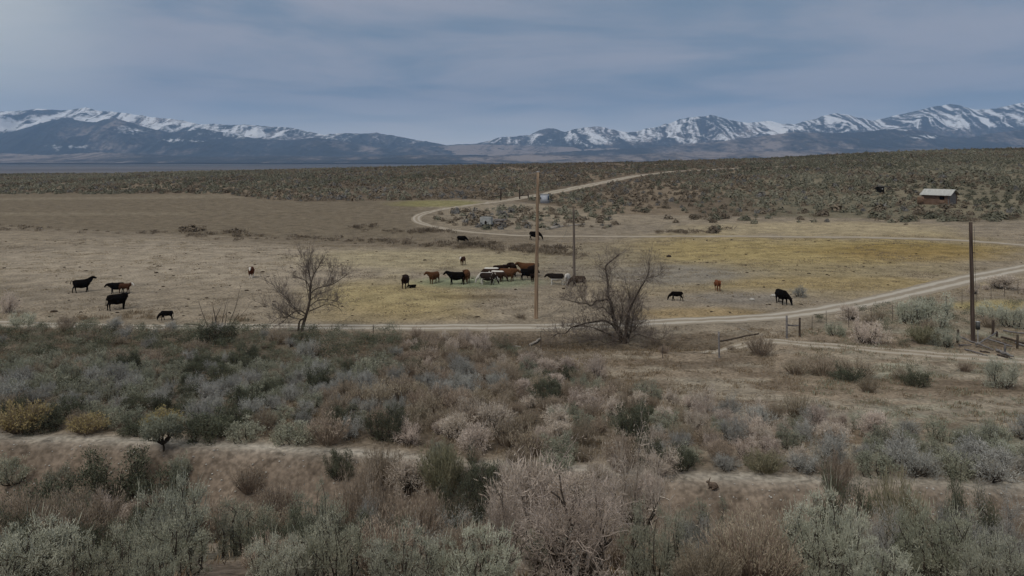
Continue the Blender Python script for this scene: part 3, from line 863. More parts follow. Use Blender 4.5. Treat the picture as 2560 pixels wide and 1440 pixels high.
for i in range(2):
    fol, ln = twig_parts(270 + i, depth=4, nmain=11, kids=(3, 4), r0=0.016, hair=6000, hl=(0.025, 0.07), hw=0.004, zig=0.26)
    proto('near_grey', fol, ln, M['greytwig'], M['stem'])

KIND = {'sage': 'sagebrush', 'dark': 'sagebrush', 'pale': 'sagebrush', 'near_pale': 'sagebrush', 'near_sage': 'sagebrush', 'near_dark': 'sagebrush', 'treelike': 'sagebrush',
        'tan': 'rabbitbrush', 'near_tan': 'rabbitbrush', 'yellow': 'rabbitbrush', 'olive': 'rabbitbrush',
        'grey': 'greasewood', 'mauve': 'greasewood', 'near_mauve': 'greasewood', 'near_grey': 'greasewood'}
PLACED = []      # (x, y, radius) of every hand placed bush, so that the scattered ones keep clear

def bush(key, x, y, sx, sy, sz, label, group=None, rot=None, var=None, sink=0.04):
    v = PROT[key]
    f, s = v[(var if var is not None else rnd.randrange(len(v))) % len(v)]
    k = KIND[key]
    o = link(k, None, None, (x, y, ground(x, y) - sink), (rnd.uniform(-.06, .06), rnd.uniform(-.06, .06), rnd.uniform(0, 6.28) if rot is None else rot), (sx, sy, sz))
    tag(o, label, 'bush', group)
    link('foliage', f, o); link('branches', s, o)
    return o

def near_bush(key, px, base, top, width, label, group=None, depth=None, var=None):
    """a bush whose foot stands where the photograph shows it; size from its size in the photograph at that distance"""
    lp = np.interp(px, LIP_PX, LIP_PY)
    if depth is None and key != 'treelike' and lp - 22 < base < lp + 14: base = lp - 24
    p = gp(px, base)
    if depth: p = Vector(((px - 1280) / F * depth, depth, ground((px - 1280) / F * depth, depth)))
    ppm = F / p.y
    hgt = (base - top) / ppm if not depth else (H - (top - HY) * p.y / F) - p.z
    wid = width / ppm
    PLACED.append((p.x, p.y, wid * 0.42))
    return bush(key, p.x, p.y, wid / 1.35, wid / 1.35, hgt / 0.98, label, group, var=var)

NB = near_bush
# the far lip of the ditch and the brush behind it
NB('yellow', 55, 1092, 1008, 150, 'yellow topped bush above the ditch bank, leftmost of the yellow ones')
NB('yellow', 218, 1100, 1036, 105, 'low straw yellow bush right on the edge of the ditch bank')
NB('yellow', 405, 1072, 1024, 110, 'yellow topped bush behind the little tree shaped sagebrush')
NB('dark', 105, 1098, 1032, 110, 'dark sagebrush growing against the leftmost yellow bush')
NB('treelike', 408, 1128, 1038, 120, 'little tree shaped sagebrush with one dark trunk on the ditch lip')
NB('dark', 520, 1112, 1030, 150, 'big dark green sagebrush on the ditch lip beside the tree shaped one')
NB('dark', 345, 1104, 1050, 100, 'dark sagebrush between the straw yellow bush and the tree shaped one')
NB('sage', 610, 1118, 1052, 110, 'grey green sagebrush on the lip to the right of the big dark one')
NB('sage', 740, 1128, 1058, 130, 'wide grey green sagebrush standing on the middle of the left lip')
NB('tan', 820, 1120, 1040, 120, 'tan bush behind the ditch lip next to the wide grey green sagebrush')
NB('dark', 850, 1192, 1128, 80, 'small dark sagebrush with bare crooked stems halfway up the bank')
NB('dark', 290, 1215, 1128, 210, 'sprawling dark green sagebrush hanging down the left bank')
NB('dark', 395, 1262, 1180, 170, 'dark sagebrush low on the left bank under the tree shaped one')
NB('dark', 125, 1300, 1205, 170, 'round dark sagebrush at the foot of the left bank')
NB('sage', 30, 1205, 1140, 90, 'sagebrush on the bare bank at the left edge of the view')
NB('sage', 450, 1195, 1140, 60, 'lone small sagebrush on the bare part of the left bank')
NB('tan', 620, 1230, 1165, 90, 'small tan bush on the bare bank below the wide sagebrush')
NB('olive', 1108, 1240, 1112, 125, 'tall broom like bush with green stems and tan top where the left lip ends')
NB('dark', 1200, 1240, 1150, 120, 'dark green sagebrush beside the tall broom like bush')
NB('tan', 950, 1215, 1120, 130, 'tan bush on the bank between the bare stemmed sage and the broom like bush')
NB('mauve', 1020, 1235, 1150, 110, 'dull brown twiggy bush on the bank left of the broom like bush')
NB('dark', 1700, 1206, 1120, 110, 'tree shaped sagebrush on the right lip nearest the rabbit', var=1)
NB('olive', 1912, 1208, 1128, 110, 'neat round olive bush with tan top on the right lip')
NB('grey', 1815, 1202, 1135, 80, 'small grey twiggy bush between the rabbit and the round olive bush')
NB('grey', 2010, 1212, 1135, 120, 'grey twiggy bush just right of the round olive bush')
NB('tan', 2090, 1222, 1130, 100, 'tan bush rising over the right lip beside the grey twiggy one')
NB('sage', 2190, 1214, 1130, 120, 'grey green sagebrush on the right lip between tan and grey bushes')
NB('grey', 2290, 1216, 1120, 140, 'broad grey bush in the middle of the right lip')
NB('sage', 2390, 1218, 1128, 110, 'sagebrush on the right lip with bare ground in front')
NB('grey', 2470, 1222, 1110, 170, 'large grey bush at the right end of the lip')
NB('dark', 1580, 1100, 1020, 110, 'dark blue green sagebrush deep in the mauve brush')
NB('sage', 1400, 1160, 1085, 100, 'green sagebrush just behind the big pinkish greasewood')
# the near bank
NB('near_mauve', 1430, 1452, 1180, 470, 'big pale pinkish greasewood, largest bush in front of the camera', var=0)
NB('near_mauve', 1560, 1400, 1105, 260, 'tall pinkish greasewood behind the right side of the largest one', depth=17.0, var=1)
NB('mauve', 1330, 1330, 1150, 230, 'dull mauve twiggy bush on the bank behind the largest greasewood', depth=22.5)
NB('near_mauve', 1255, 1420, 1195, 170, 'pale twiggy greasewood leaning left of the largest one', depth=15.0, var=0)
NB('near_pale', 425, 1398, 1215, 215, 'large round pale grey green sagebrush to the left of the bare dirt patch')
NB('near_sage', 610, 1388, 1262, 180, 'sagebrush with dark forked branches beside the large round pale one')
NB('near_pale', 70, 1452, 1310, 250, 'broad pale sagebrush in the bottom left corner')
NB('near_dark', 185, 1362, 1250, 170, 'dark sagebrush in the hollow behind the bottom left corner')
NB('near_grey', 215, 1400, 1270, 120, 'bluish grey leafless bush among the bottom left sagebrush', depth=17.0)
NB('near_sage', 260, 1456, 1330, 200, 'grey green sagebrush at the bottom edge next to the corner one')
NB('near_sage', 785, 1385, 1235, 165, 'grey green sagebrush with long dark stems below the middle of the left lip')
NB('near_pale', 690, 1462, 1345, 160, 'small pale sagebrush right of the bare dirt patch at the bottom')
NB('near_tan', 910, 1385, 1190, 200, 'tan plumed bush with upright feathery tops')
NB('near_tan', 690, 1330, 1215, 130, 'brownish plumed bush between the forked and the long stemmed sagebrush')
NB('near_sage', 830, 1450, 1290, 190, 'grey green sagebrush at the bottom in front of the tan plumed bush')
NB('near_dark', 1150, 1330, 1200, 170, 'very dark sagebrush left of the pale greasewood', depth=21.0)
NB('near_tan', 1040, 1400, 1240, 180, 'brown dry bush with a bent fallen limb before it')
NB('near_pale', 1010, 1460, 1330, 230, 'pale grey green sagebrush at the middle of the bottom edge')
NB('near_grey', 925, 1400, 1250, 120, 'ash grey leafless bush behind the bottom sagebrush', depth=16.5)
NB('near_pale', 1200, 1465, 1335, 200, 'pale sagebrush under the left side of the largest greasewood')
NB('near_sage', 1640, 1462, 1280, 200, 'grey green sagebrush under the right side of the largest greasewood')
NB('near_sage', 1760, 1420, 1270, 190, 'sagebrush with dark branches left of the tan grassy bush')
NB('near_tan', 1880, 1462, 1310, 260, 'wide tan bush of upright dry stems along the bottom edge')
NB('near_tan', 1760, 1475, 1370, 180, 'low tan dry bush below the dark branched sagebrush')
NB('near_pale', 2060, 1450, 1255, 220, 'tall spiky topped sagebrush right of the wide tan bush')
NB('near_pale', 2190, 1440, 1320, 140, 'small blue green sagebrush between two taller ones')
NB('near_dark', 2120, 1345, 1195, 170, 'dark grey sagebrush on the bank above the spiky topped one', depth=19.0)
NB('olive', 2250, 1340, 1195, 160, 'dark green broom shaped bush standing on the right bank', depth=19.0)
NB('near_tan', 2190, 1390, 1285, 130, 'rust brown dry bush below the dark green broom shaped one', depth=16.0)
NB('near_sage', 2350, 1455, 1270, 220, 'broad grey green sagebrush in the lower right')
NB('near_grey', 2500, 1440, 1235, 240, 'big silvery leafless bush at the right edge')
NB('near_grey', 2390, 1400, 1260, 130, 'small silvery leafless bush left of the big silvery one', depth=16.0)
NB('near_dark', 2430, 1330, 1215, 160, 'dark arching sagebrush on the right bank', depth=19.5)
NB('near_pale', 2500, 1480, 1350, 200, 'pale sagebrush in the bottom right corner')
NB('near_pale', 2200, 1480, 1370, 200, 'pale upright sagebrush at the bottom right of the spiky topped one')
NB('near_sage', 380, 1485, 1385, 170, 'grey green sagebrush cut by the bottom edge near the dirt patch')
# around the grassland and the corral
NB('tan', 2140, 948, 896, 110, 'brown bush with a dark foot below the side track, largest of its row')
NB('dark', 2120, 952, 918, 90, 'low dark green bush at the foot of the brown one')
NB('tan', 1990, 935, 898, 80, 'brown bush at the left end of the row below the side track')
NB('tan', 2055, 938, 886, 90, 'second brown bush of the row below the side track')
NB('dark', 2290, 965, 925, 75, 'low dark green bush alone on the grass below the side track')
NB('tan', 2255, 950, 918, 60, 'small brown bush beside the lone dark green one')
NB('pale', 2500, 968, 895, 90, 'pale tan and green bush at the right edge of the grassland')
NB('tan', 1900, 888, 838, 80, 'dark brown dense bush beside the leaning rail')
NB('yellow', 1425, 925, 893, 60, 'small golden bush on the grass below the old tree')
NB('tan', 1385, 922, 880, 90, 'tan bush beside the small golden one')
NB('sage', 2090, 838, 806, 60, 'green sagebrush just right of the paired fence posts')
NB('mauve', 2165, 858, 800, 110, 'mauve bush in front of the wire fence')
NB('pale', 2330, 815, 745, 130, 'large pale sagebrush left of the pole with the box')
NB('pale', 2275, 808, 752, 90, 'pale sagebrush close to the wire fence')
NB('olive', 2310, 858, 812, 85, 'tawny green bush below the large pale sagebrush')
NB('pale', 2362, 866, 822, 75, 'pale sagebrush to the left of the short dark corral post')
NB('pale', 2530, 818, 770, 100, 'pale sagebrush beyond the broken corral')
NB('pale', 2480, 798, 758, 90, 'small pale sagebrush behind the corral stub post')
NB('mauve', 2130, 800, 765, 70, 'mauve bush by the road on the far side of the wire fence')
NB('mauve', 2505, 722, 690, 90, 'brown twiggy bush by the road at the right edge')
NB('grey', 1998, 742, 716, 45, 'grey twiggy bush by the grazing black cow on the right')
NB('dark', 540, 858, 812, 110, 'dark green sagebrush under the bare dead branches')
NB('dark', 755, 858, 832, 70, 'dark sagebrush at the foot of the slender bare tree')
NB('greytree' if False else 'mauve', 22, 782, 733, 60, 'bare twiggy bush on the pasture at the left edge')
NB('pale', 55, 812, 782, 70, 'pale green bush among dry weeds at the left edge')

# ------------------------------------------------------------------ brush: scattered
def taken(x, y, r):
    for a, b, q in PLACED:
        if (a - x) ** 2 + (b - y) ** 2 < (q + r) ** 2 * 0.55: return True
    return False

def scatter_mid():
    out = []
    g = np.random.default_rng(5)
    cell = {}
    n = 26000
    Y = g.uniform(11, 53, n); U = g.uniform(-1.02, 1.02, n)
    keep = g.random(n) < Y / 53
    X = U * Y * 0.80
    w1 = fbm(X * 0.16, Y * 0.16, 201, 3); w2 = fbm(X * 0.4, Y * 0.4, 202, 3)
    PX, PY = proj(X, Y, terrain_z(X, Y))
    ly = lip_y(np.clip(PX, -1800, 4300))
    for i in np.nonzero(keep)[0]:
        x, y, px, py = X[i], Y[i], PX[i], PY[i]
        a, b = w1[i], w2[i]
        if abs(px - 1280) > 1700: continue
        d = y - ly[i]
        if d < (1.25 if not (1090 < px < 1660) else -1.3):
            # near and far bank: sparse, mostly on the near side
            if y > 22.5 and not (px > 850 and px < 1650): 
                if g.random() > 0.06: continue
            if y < 12.5: continue
            if -0.5 < d: continue
            if y > 19 and px < 900 and g.random() < 0.6: continue
            key = ['near_sage', 'near_dark', 'near_tan', 'near_dark', 'near_grey'][int(g.integers(0, 5))] if y < 20 else ['sage', 'tan', 'dark', 'mauve'][int(g.integers(0, 4))]
            if 850 < px < 1300 and g.random() < 0.6: key = 'near_tan' if y < 20 else 'tan'
            if 1650 < px < 1850 and y > 17: continue
            if 455 < px < 660 and 1360 < py: continue
            r = g.uniform(0.5, 0.8)
            if y < 22.5 and g.random() > 0.30: continue
            if y > 22.5: r *= 0.75
        else:
            top = np.interp(px, [-400, 0, 500, 900, 1180, 1400, 1560, 1750, 2000, 2250, 2560, 3000], [808, 812, 826, 838, 858, 905, 985, 1015, 1040, 1085, 1100, 1090])
            if py < top + 22 * (a - 0.5):
                continue
            blue = px < 1250 and 925 < py + 60 * (a - 0.5) < 1035
            mix = g.random()
            if px < 950 and py < 955:
                key = 'dark' if (b > 0.49 and mix < 0.66) else ('sage' if mix < 0.76 else ('tan' if mix < 0.93 else 'grey'))
            elif blue:
                key = 'grey' if mix < 0.62 else ('sage' if mix < 0.85 else 'dark')
                if px > 800 and mix > 0.55: key = 'tan'
            elif px < 1000:
                key = 'sage' if mix < 0.5 else ('dark' if mix < 0.66 else ('grey' if mix < 0.82 else 'tan'))
            elif px < 1620:
                key = 'tan' if mix < 0.50 else ('mauve' if mix < 0.76 else ('sage' if mix < 0.90 else 'dark'))
            elif px < 2120:
                key = 'mauve' if mix < 0.42 else ('grey' if mix < 0.62 else ('sage' if mix < 0.86 else 'tan'))
            else:
                key = 'grey' if mix < 0.36 else ('sage' if mix < 0.72 else ('pale' if mix < 0.88 else 'mauve'))
            r = g.uniform(0.36, 0.76)
            if key == 'dark': r *= 1.08
        # poisson spacing
        ok = True
        ci, cj = int(x // 1.5), int(y // 1.5)
        for q in range(ci - 1, ci + 2):
            for s in range(cj - 1, cj + 2):
                for (a2, b2, r2) in cell.get((q, s), ()):
                    if (a2 - x) ** 2 + (b2 - y) ** 2 < ((r + r2) * 0.78) ** 2: ok = False
        if not ok or taken(x, y, r): continue
        cell.setdefault((ci, cj), []).append((x, y, r))
        out.append((y, x, key, r, px, py))
    # loose bushes on the grass and beside the corral
    for i in range(4000):
        y = g.uniform(30, 80); x = g.uniform(-1, 1) * y * 0.8
        z = ground(x, y); px, py = proj(x, y, z)
        py = float(py); px = float(px)
        reg = None
        if 2040 < px < 2700 and 752 + max(0, 2300 - px) * 0.2 < py < 868: reg = ('pale', 0.30)
        elif 1380 < px < 2560 and 900 < py < 1040: reg = ('tan', 0.012)
        elif 1650 < px < 1960 and 838 < py < 890: reg = ('tan', 0.03)
        elif 2400 < px < 2700 and 690 < py < 745: reg = ('mauve', 0.25)
        if reg is None or g.random() > reg[1]: continue
        if 2384 < px < 2620 and 826 < py < 905: continue
        roadd = np.min(np.hypot(ROAD1[:, 0] - x, ROAD1[:, 1] - y))
        if roadd < 2.6: continue
        key = reg[0]
        if key == 'pale': key = ['pale', 'pale', 'mauve', 'sage', 'tan'][int(g.integers(0, 5))]
        r = g.uniform(0.3, 0.7)
        ci, cj = int(x // 1.5), int(y // 1.5)
        if any((a2 - x) ** 2 + (b2 - y) ** 2 < ((r + r2) * 0.85) ** 2 for q in range(ci - 1, ci + 2) for s in range(cj - 1, cj + 2) for (a2, b2, r2) in cell.get((q, s), ())): continue
        if taken(x, y, r): continue
        cell.setdefault((ci, cj), []).append((x, y, r))
        out.append((y, x, key, r, px, py))
    out.sort()
    return out

def zone_label(key, px, py, d):
    """which patch of brush a bush belongs to -> (label, group)"""
    look = {'sage': 'grey green sagebrush', 'dark': 'dark green sagebrush', 'pale': 'pale green sagebrush', 'near_sage': 'grey green sagebrush', 'near_pale': 'pale green sagebrush', 'near_dark': 'dark green sagebrush',
            'tan': 'tan feathery bush', 'near_tan': 'tan feathery bush', 'grey': 'bluish grey leafless bush', 'near_grey': 'bluish grey leafless bush', 'mauve': 'mauve twiggy bush', 'near_mauve': 'mauve twiggy bush',
            'yellow': 'yellow bush', 'olive': 'olive bush'}[key]
    if d < 0.7:
        side = 'left of the greasewood' if px < 1200 else ('around the big greasewood' if px < 1750 else 'right of the big greasewood')
        where = 'on the ditch banks ' + side
    elif px > 2030 and py < 880: where = 'around the wire fence and broken corral'
    elif px > 1380 and py < 1040 and py < 985: where = 'scattered over the dry grassland'
    else:
        col = 'left end' if px < 520 else ('left middle' if px < 1000 else ('middle' if px < 1500 else ('right middle' if px < 2050 else 'right end')))
        row = 'nearest the ditch lip' if d < 4.5 else ('halfway to the road' if d < 12 else 'nearest the road')
        where = 'at the %s of the thicket, %s' % (col, row)
    return look + ' ' + where, look + 's ' + where

def lowpoly(kind, seed, n, fine=False):
    g = np.random.default_rng(seed)
    if fine:
        a = g.uniform(0, 2 * pi, n); q = np.sqrt(g.random(n))
        c = g.normal(size=(14, 3)) * np.array([0.34, 0.34, 0.22]) + np.array([0, 0, 0.55])
        C = c[g.integers(0, 14, n)] + g.normal(size=(n, 3)) * np.array([0.13, 0.13, 0.12])
        C[:, 2] = np.clip(C[:, 2], 0.05, 1.0)
        D = C * np.array([0.7, 0.7, 0.2]) + np.array([0, 0, 0.7]) + g.normal(size=(n, 3)) * 0.45
        if fine == 'weeds': return blades(C * np.array([1, 1, 0.6]), D + np.array([0, 0, 0.5]), g.uniform(0.22, 0.5, n), g.uniform(0.05, 0.09, n))
        return blades(C, D, g.uniform(0.05, 0.11, n), g.uniform(0.02, 0.04, n))
    # a rough dome of overlapping leafy patches
    th = g.uniform(0, 2 * pi, n); ph = np.arccos(g.uniform(0.05, 1, n))
    lob = 1 + 0.22 * np.sin(3 * th + seed) + 0.16 * np.sin(5 * th + 2.3 * seed)
    R = lob * g.uniform(0.75, 1.0, n)
    N = np.stack([np.cos(th) * np.sin(ph), np.sin(th) * np.sin(ph), np.cos(ph)], -1)
    C = N * np.stack([R * 0.62, R * 0.62, R * 0.85], -1)
    T1 = np.cross(N, g.normal(size=(n, 3))); T1 /= np.linalg.norm(T1, axis=1)[:, None] + 1e-9
    N2 = N + np.array([0, 0, 0.25]) + g.normal(size=(n, 3)) * 0.10; N2 /= np.linalg.norm(N2, axis=1)[:, None]
    T1 = np.cross(N2, T1); T1 /= np.linalg.norm(T1, axis=1)[:, None]; T2 = np.cross(N2, T1)
    s = g.uniform(0.085, 0.165, n)[:, None]
    V = np.stack([C + T1 * s, C + T2 * s, C - T1 * s, C - T2 * s], 1)
    V[..., 2] = np.maximum(V[..., 2], 0.0)
    return V.reshape(-1, 3), np.arange(n * 4).reshape(n, 4)
    a = g.uniform(0, 2 * pi, n); q = np.sqrt(g.random(n)); h = g.uniform(0.15, 0.9, n) * (1 - 0.45 * q ** 2)
    C = np.stack([np.cos(a) * q * 0.6, np.sin(a) * q * 0.6, h], -1)
    D = C * np.array([0.9, 0.9, 0.2]) + np.array([0, 0, 0.5]) + g.normal(size=(n, 3)) * 0.5
    L = g.uniform(0.16, 0.34, n); Wd = g.uniform(0.09, 0.20, n)
    return blades(C, D, L, Wd)

def stuff_bushes(name, items, label, nblade, cols, seed, fine=False):
    """one object of many small far bushes; items: (x, y, width, height, tone 0..1)"""
    g = np.random.default_rng(seed)
    temps = [lowpoly('', seed + i, nblade, fine) for i in range(10)]
    it = np.array([(a, b, c, d, e) for a, b, c, d, e in items], float)
    Z = terrain_z(it[:, 0], it[:, 1]) - 0.06
    Vs, Cs = [], []
    for k in range(len(it)):
        V, Q = temps[k % 10]
        t = g.uniform(0, 6.28); c, s = cos(t), sin(t)
        w, h = it[k, 2] / 1.3, it[k, 3]
        P = np.empty_like(V)
        P[:, 0] = (V[:, 0] * c - V[:, 1] * s) * w + it[k, 0]
        P[:, 1] = (V[:, 0] * s + V[:, 1] * c) * w + it[k, 1]
        P[:, 2] = V[:, 2] * h + Z[k]
        Vs.append(P)
        ca = np.array(cols[0]) + (np.array(cols[1]) - np.array(cols[0])) * it[k, 4]
        Cs.append(np.repeat((ca * g.uniform(0.88, 1.12))[None, :], len(V), 0))
    V = np.vstack(Vs); C = np.vstack(Cs)
    Q = np.arange(len(V)).reshape(-1, 4)
    m, nt, p = new_mat(name + '_leaf')
    at = nt.nodes.new('ShaderNodeAttribute'); at.attribute_name = 'Col'
    geo = nt.nodes.new('ShaderNodeNewGeometry')
    n = nt.nodes.new('ShaderNodeTexNoise'); n.inputs['Scale'].default_value = 3.0
    nt.links.new(geo.outputs['Position'], n.inputs['Vector'])
    r = nt.nodes.new('ShaderNodeMapRange'); r.inputs[1].default_value = 0.35; r.inputs[2].default_value = 0.65; r.inputs[3].default_value = 0.8; r.inputs[4].default_value = 1.2
    nt.links.new(n.outputs['Fac'], r.inputs[0])
    vm = nt.nodes.new('ShaderNodeVectorMath'); vm.operation = 'SCALE'
    nt.links.new(at.outputs['Color'], vm.inputs[0]); nt.links.new(r.outputs[0], vm.inputs['Scale'])
    nt.links.new(vm.outputs[0], p.inputs['Base Color'])
    o = link(name, mk_mesh(name, V, [Q], [m], False, {'Col': C}))
    tag(o, label, 'brush', None, 'stuff')
    return o

def build_scatter():
    L = scatter_mid()
    cap = {'sagebrush': 255, 'rabbitbrush': 258, 'greasewood': 270}
    cnt = {}
    left = {'sagebrush': [], 'rabbitbrush': [], 'greasewood': []}
    for (y, x, key, r, px, py) in L:
        k = KIND[key]
        cnt[k] = cnt.get(k, 0) + 1
        if cnt[k] > cap[k]:
            left[k].append((x, y, 2 * r, 1.15 * r * rnd.uniform(0.85, 1.2), rnd.random())); continue
        d = y - float(lip_y(np.clip(px, -1800, 4300)))
        lab, grp = zone_label(key, px, py, d)
        hgt = r * rnd.uniform(1.0, 1.5)
        if key.endswith('tan') or key.endswith('mauve') or key.endswith('grey'): hgt *= 1.12
        bush(key, x, y, 2 * r / 1.3, 2 * r / 1.3 * rnd.uniform(0.85, 1.15), hgt, lab, grp)
    print('scatter', {k: min(v, cap[k]) for k, v in cnt.items()}, {k: len(v) for k, v in left.items()})
    # ---- far slopes
    g = np.random.default_rng(77)
    n = 90000
    Y = np.sqrt(g.uniform(105 ** 2, 640 ** 2, n)); U = g.uniform(-0.80, 0.80, n); X = U * Y
    PX, PY = proj(X, Y, terrain_z(X, Y))
    w = fbm(X * 0.03, Y * 0.012, 301, 4); w2 = fbm(X * 0.07, Y * 0.03, 302, 3)
    edge = np.interp(PX, [-400, 0, 560, 640, 760, 900, 1240, 1300, 1420, 1500, 2000, 2600], [482, 484, 486, 497, 505, 503, 499, 494, 520, 533, 536, 545])
    edge = edge + 6 * (w2 - 0.5)
    xs = X; cellset = {}
    far = left
    r2x = ROAD2
    for i in range(n):
        px, py, x, y = PX[i], PY[i], X[i], Y[i]
        inside_bend = 1075 < px < 1540 and 520 + 0.0 * px < py < 574 and py > 532 - (px - 1075) * 0.05
        if not (py < edge[i] or inside_bend):
            # strays along the foot of the slope
            if not (px > 1500 and py < 566 and g.random() < 0.05): continue
        dens = 0.84 + 2.2 * (w[i] - 0.47) + 0.9 * (w2[i] - 0.5) + 0.35 * float(smooth(1700, 2000, px))
        if inside_bend: dens = 0.75
        if 1500 < px < 2050 and 505 < py < 530: dens *= 0.5
        if py < edge[i] and edge[i] - py < 9 and px < 1250: dens = 1.0
        if g.random() > dens: continue
        if np.min((r2x[:, 0] - x) ** 2 + (r2x[:, 1] - y) ** 2) < (3.4 + max(0.0, y - 200) * 0.022) ** 2: continue
        if abs(px - 2350) < 62 and 452 < py < 514 and y < 155: continue
        size = float(np.clip(g.lognormal(0.20, 0.34), 0.55, 2.6))
        ci, cj = int(x // 2), int(y // 2)
        if any((a - x) ** 2 + (b - y) ** 2 < (0.39 * (size + q)) ** 2 for s in range(ci - 1, ci + 2) for t in range(cj - 1, cj + 2) for a, b, q in cellset.get((s, t), ())): continue
        cellset.setdefault((ci, cj), []).append((x, y, size))
        green = np.interp(px, [0, 500, 640, 1000, 1250, 1700, 1900, 2100, 2600], [0.72, 0.74, 0.62, 0.40, 0.15, 0.28, 0.55, 0.85, 0.88])
        if inside_bend: green = 0.55 if px > 1200 else 0.3
        green += 1.9 * (w2[i] - 0.5)
        tone = float(np.clip(0.45 + 1.7 * (w[i] - 0.48) + 0.22 * g.normal(), 0, 1))
        if g.random() < green: far['sagebrush'].append((x, y, size, size * g.uniform(0.55, 0.8), tone))
        elif g.random() < 0.85: far['rabbitbrush'].append((x, y, size, size * g.uniform(0.5, 0.75), tone))
        else: far['greasewood'].append((x, y, size, size * g.uniform(0.55, 0.85), tone))
    # weeds along the bank between the pastures and beside the bend
    weeds = []
    for i in range(560):
        px = g.uniform(-300, 1460)
        yl = np.interp(px, [-400, 0, 450, 900, 1150, 1460], [562, 571, 588, 603, 615, 640])
        dens = np.interp(px, [-300, 60, 150, 440, 480, 520, 1000, 1460], [0.8, 0.8, 0.25, 0.4, 0.8, 0.8, 0.8, 0.8])
        if g.random() > dens * 0.55: continue
        py = yl + g.normal() * 4.2
        y = H * F / (py - HY) ; x = (px - 1280) / F * y
        s = g.uniform(0.35, 0.95)
        weeds.append((x, y, s * 1.5, s * 0.75, g.random()))
    for (cx, cy, rx, ry, m, s0) in [(480, 578, 22, 5, 7, 1.5), (590, 582, 20, 6, 7, 1.4), (895, 571, 22, 3, 6, 0.9), (930, 568, 12, 3, 3, 0.9), (1050, 580, 80, 4, 34, 1.0), (1180, 612, 60, 9, 30, 1.0), (1310, 624, 90, 9, 22, 0.8), (1700, 583, 60, 3, 14, 1.0), (1790, 579, 30, 4, 6, 1.3),
                                    (1400, 625, 40, 9, 16, 0.9), (1790, 545, 60, 8, 16, 1.6), (2050, 540, 16, 4, 4, 1.6), (2205, 548, 22, 5, 6, 1.5), (2270, 552, 18, 4, 5, 1.4), (2330, 545, 30, 6, 9, 1.5), (2400, 550, 60, 5, 14, 1.4), (2500, 548, 40, 6, 12, 1.5), (1450, 705, 20, 4, 5, 0.6), (1300, 795, 8, 3, 4, 0.5)]:
        for i in range(m):
            px = cx + g.normal() * rx * 0.6; py = cy + g.normal() * ry * 0.6
            p = gp(px, py)
            k = 'sagebrush' if (px > 2300 or (px > 1500 and g.random() < 0.3)) else 'rabbitbrush'
            s = s0 * g.uniform(0.7, 1.3)
            (weeds if (s0 < 1.1 or g.random() < 0.3) else far[k]).append((p.x, p.y, s * 1.25, s * 0.66, g.random() * 0.5))
    print('far', {k: len(v) for k, v in far.items()})
    stuff_bushes('dry_weeds', weeds, 'line of brown dry weeds between the two pastures and by the track', 90, ((0.140, 0.112, 0.082), (0.255, 0.208, 0.155)), 640, fine='weeds')
    near = {k: [q for q in v if q[1] < 70] for k, v in far.items()}
    away = {k: [q for q in v if q[1] >= 70] for k, v in far.items()}
    spec = {'sagebrush': ('sagebrush_cover', 'low grey green sagebrush covering the far slopes', ((0.112, 0.110, 0.078), (0.235, 0.224, 0.166))),
            'rabbitbrush': ('rabbitbrush_cover', 'brown and tan brush over the far slopes and pasture edges', ((0.120, 0.096, 0.070), (0.225, 0.182, 0.132))),
            'greasewood': ('greasewood_cover', 'greyish twiggy brush mixed into the far slopes', ((0.125, 0.120, 0.112), (0.185, 0.178, 0.168)))}
    for i, (k, (nm, lab, cols)) in enumerate(spec.items()):
        if away[k]: stuff_bushes(nm, away[k], lab, 100, cols, 400 + 20 * i)
    nspec = {'sagebrush': ('thicket_sagebrush', 'small far sagebrush of the thicket by the road', ((0.085, 0.092, 0.060), (0.215, 0.215, 0.155))),
             'rabbitbrush': ('thicket_rabbitbrush', 'small far tan brush of the thicket by the road', ((0.20, 0.155, 0.11), (0.34, 0.27, 0.20))),
             'greasewood': ('thicket_greasewood', 'small far grey brush of the thicket by the road', ((0.17, 0.165, 0.165), (0.27, 0.265, 0.265)))}
    for i, (k, (nm, lab, cols)) in enumerate(nspec.items()):
        if near[k]: stuff_bushes(nm, near[k], lab, 900, cols, 500 + 20 * i, fine=True)
build_scatter()

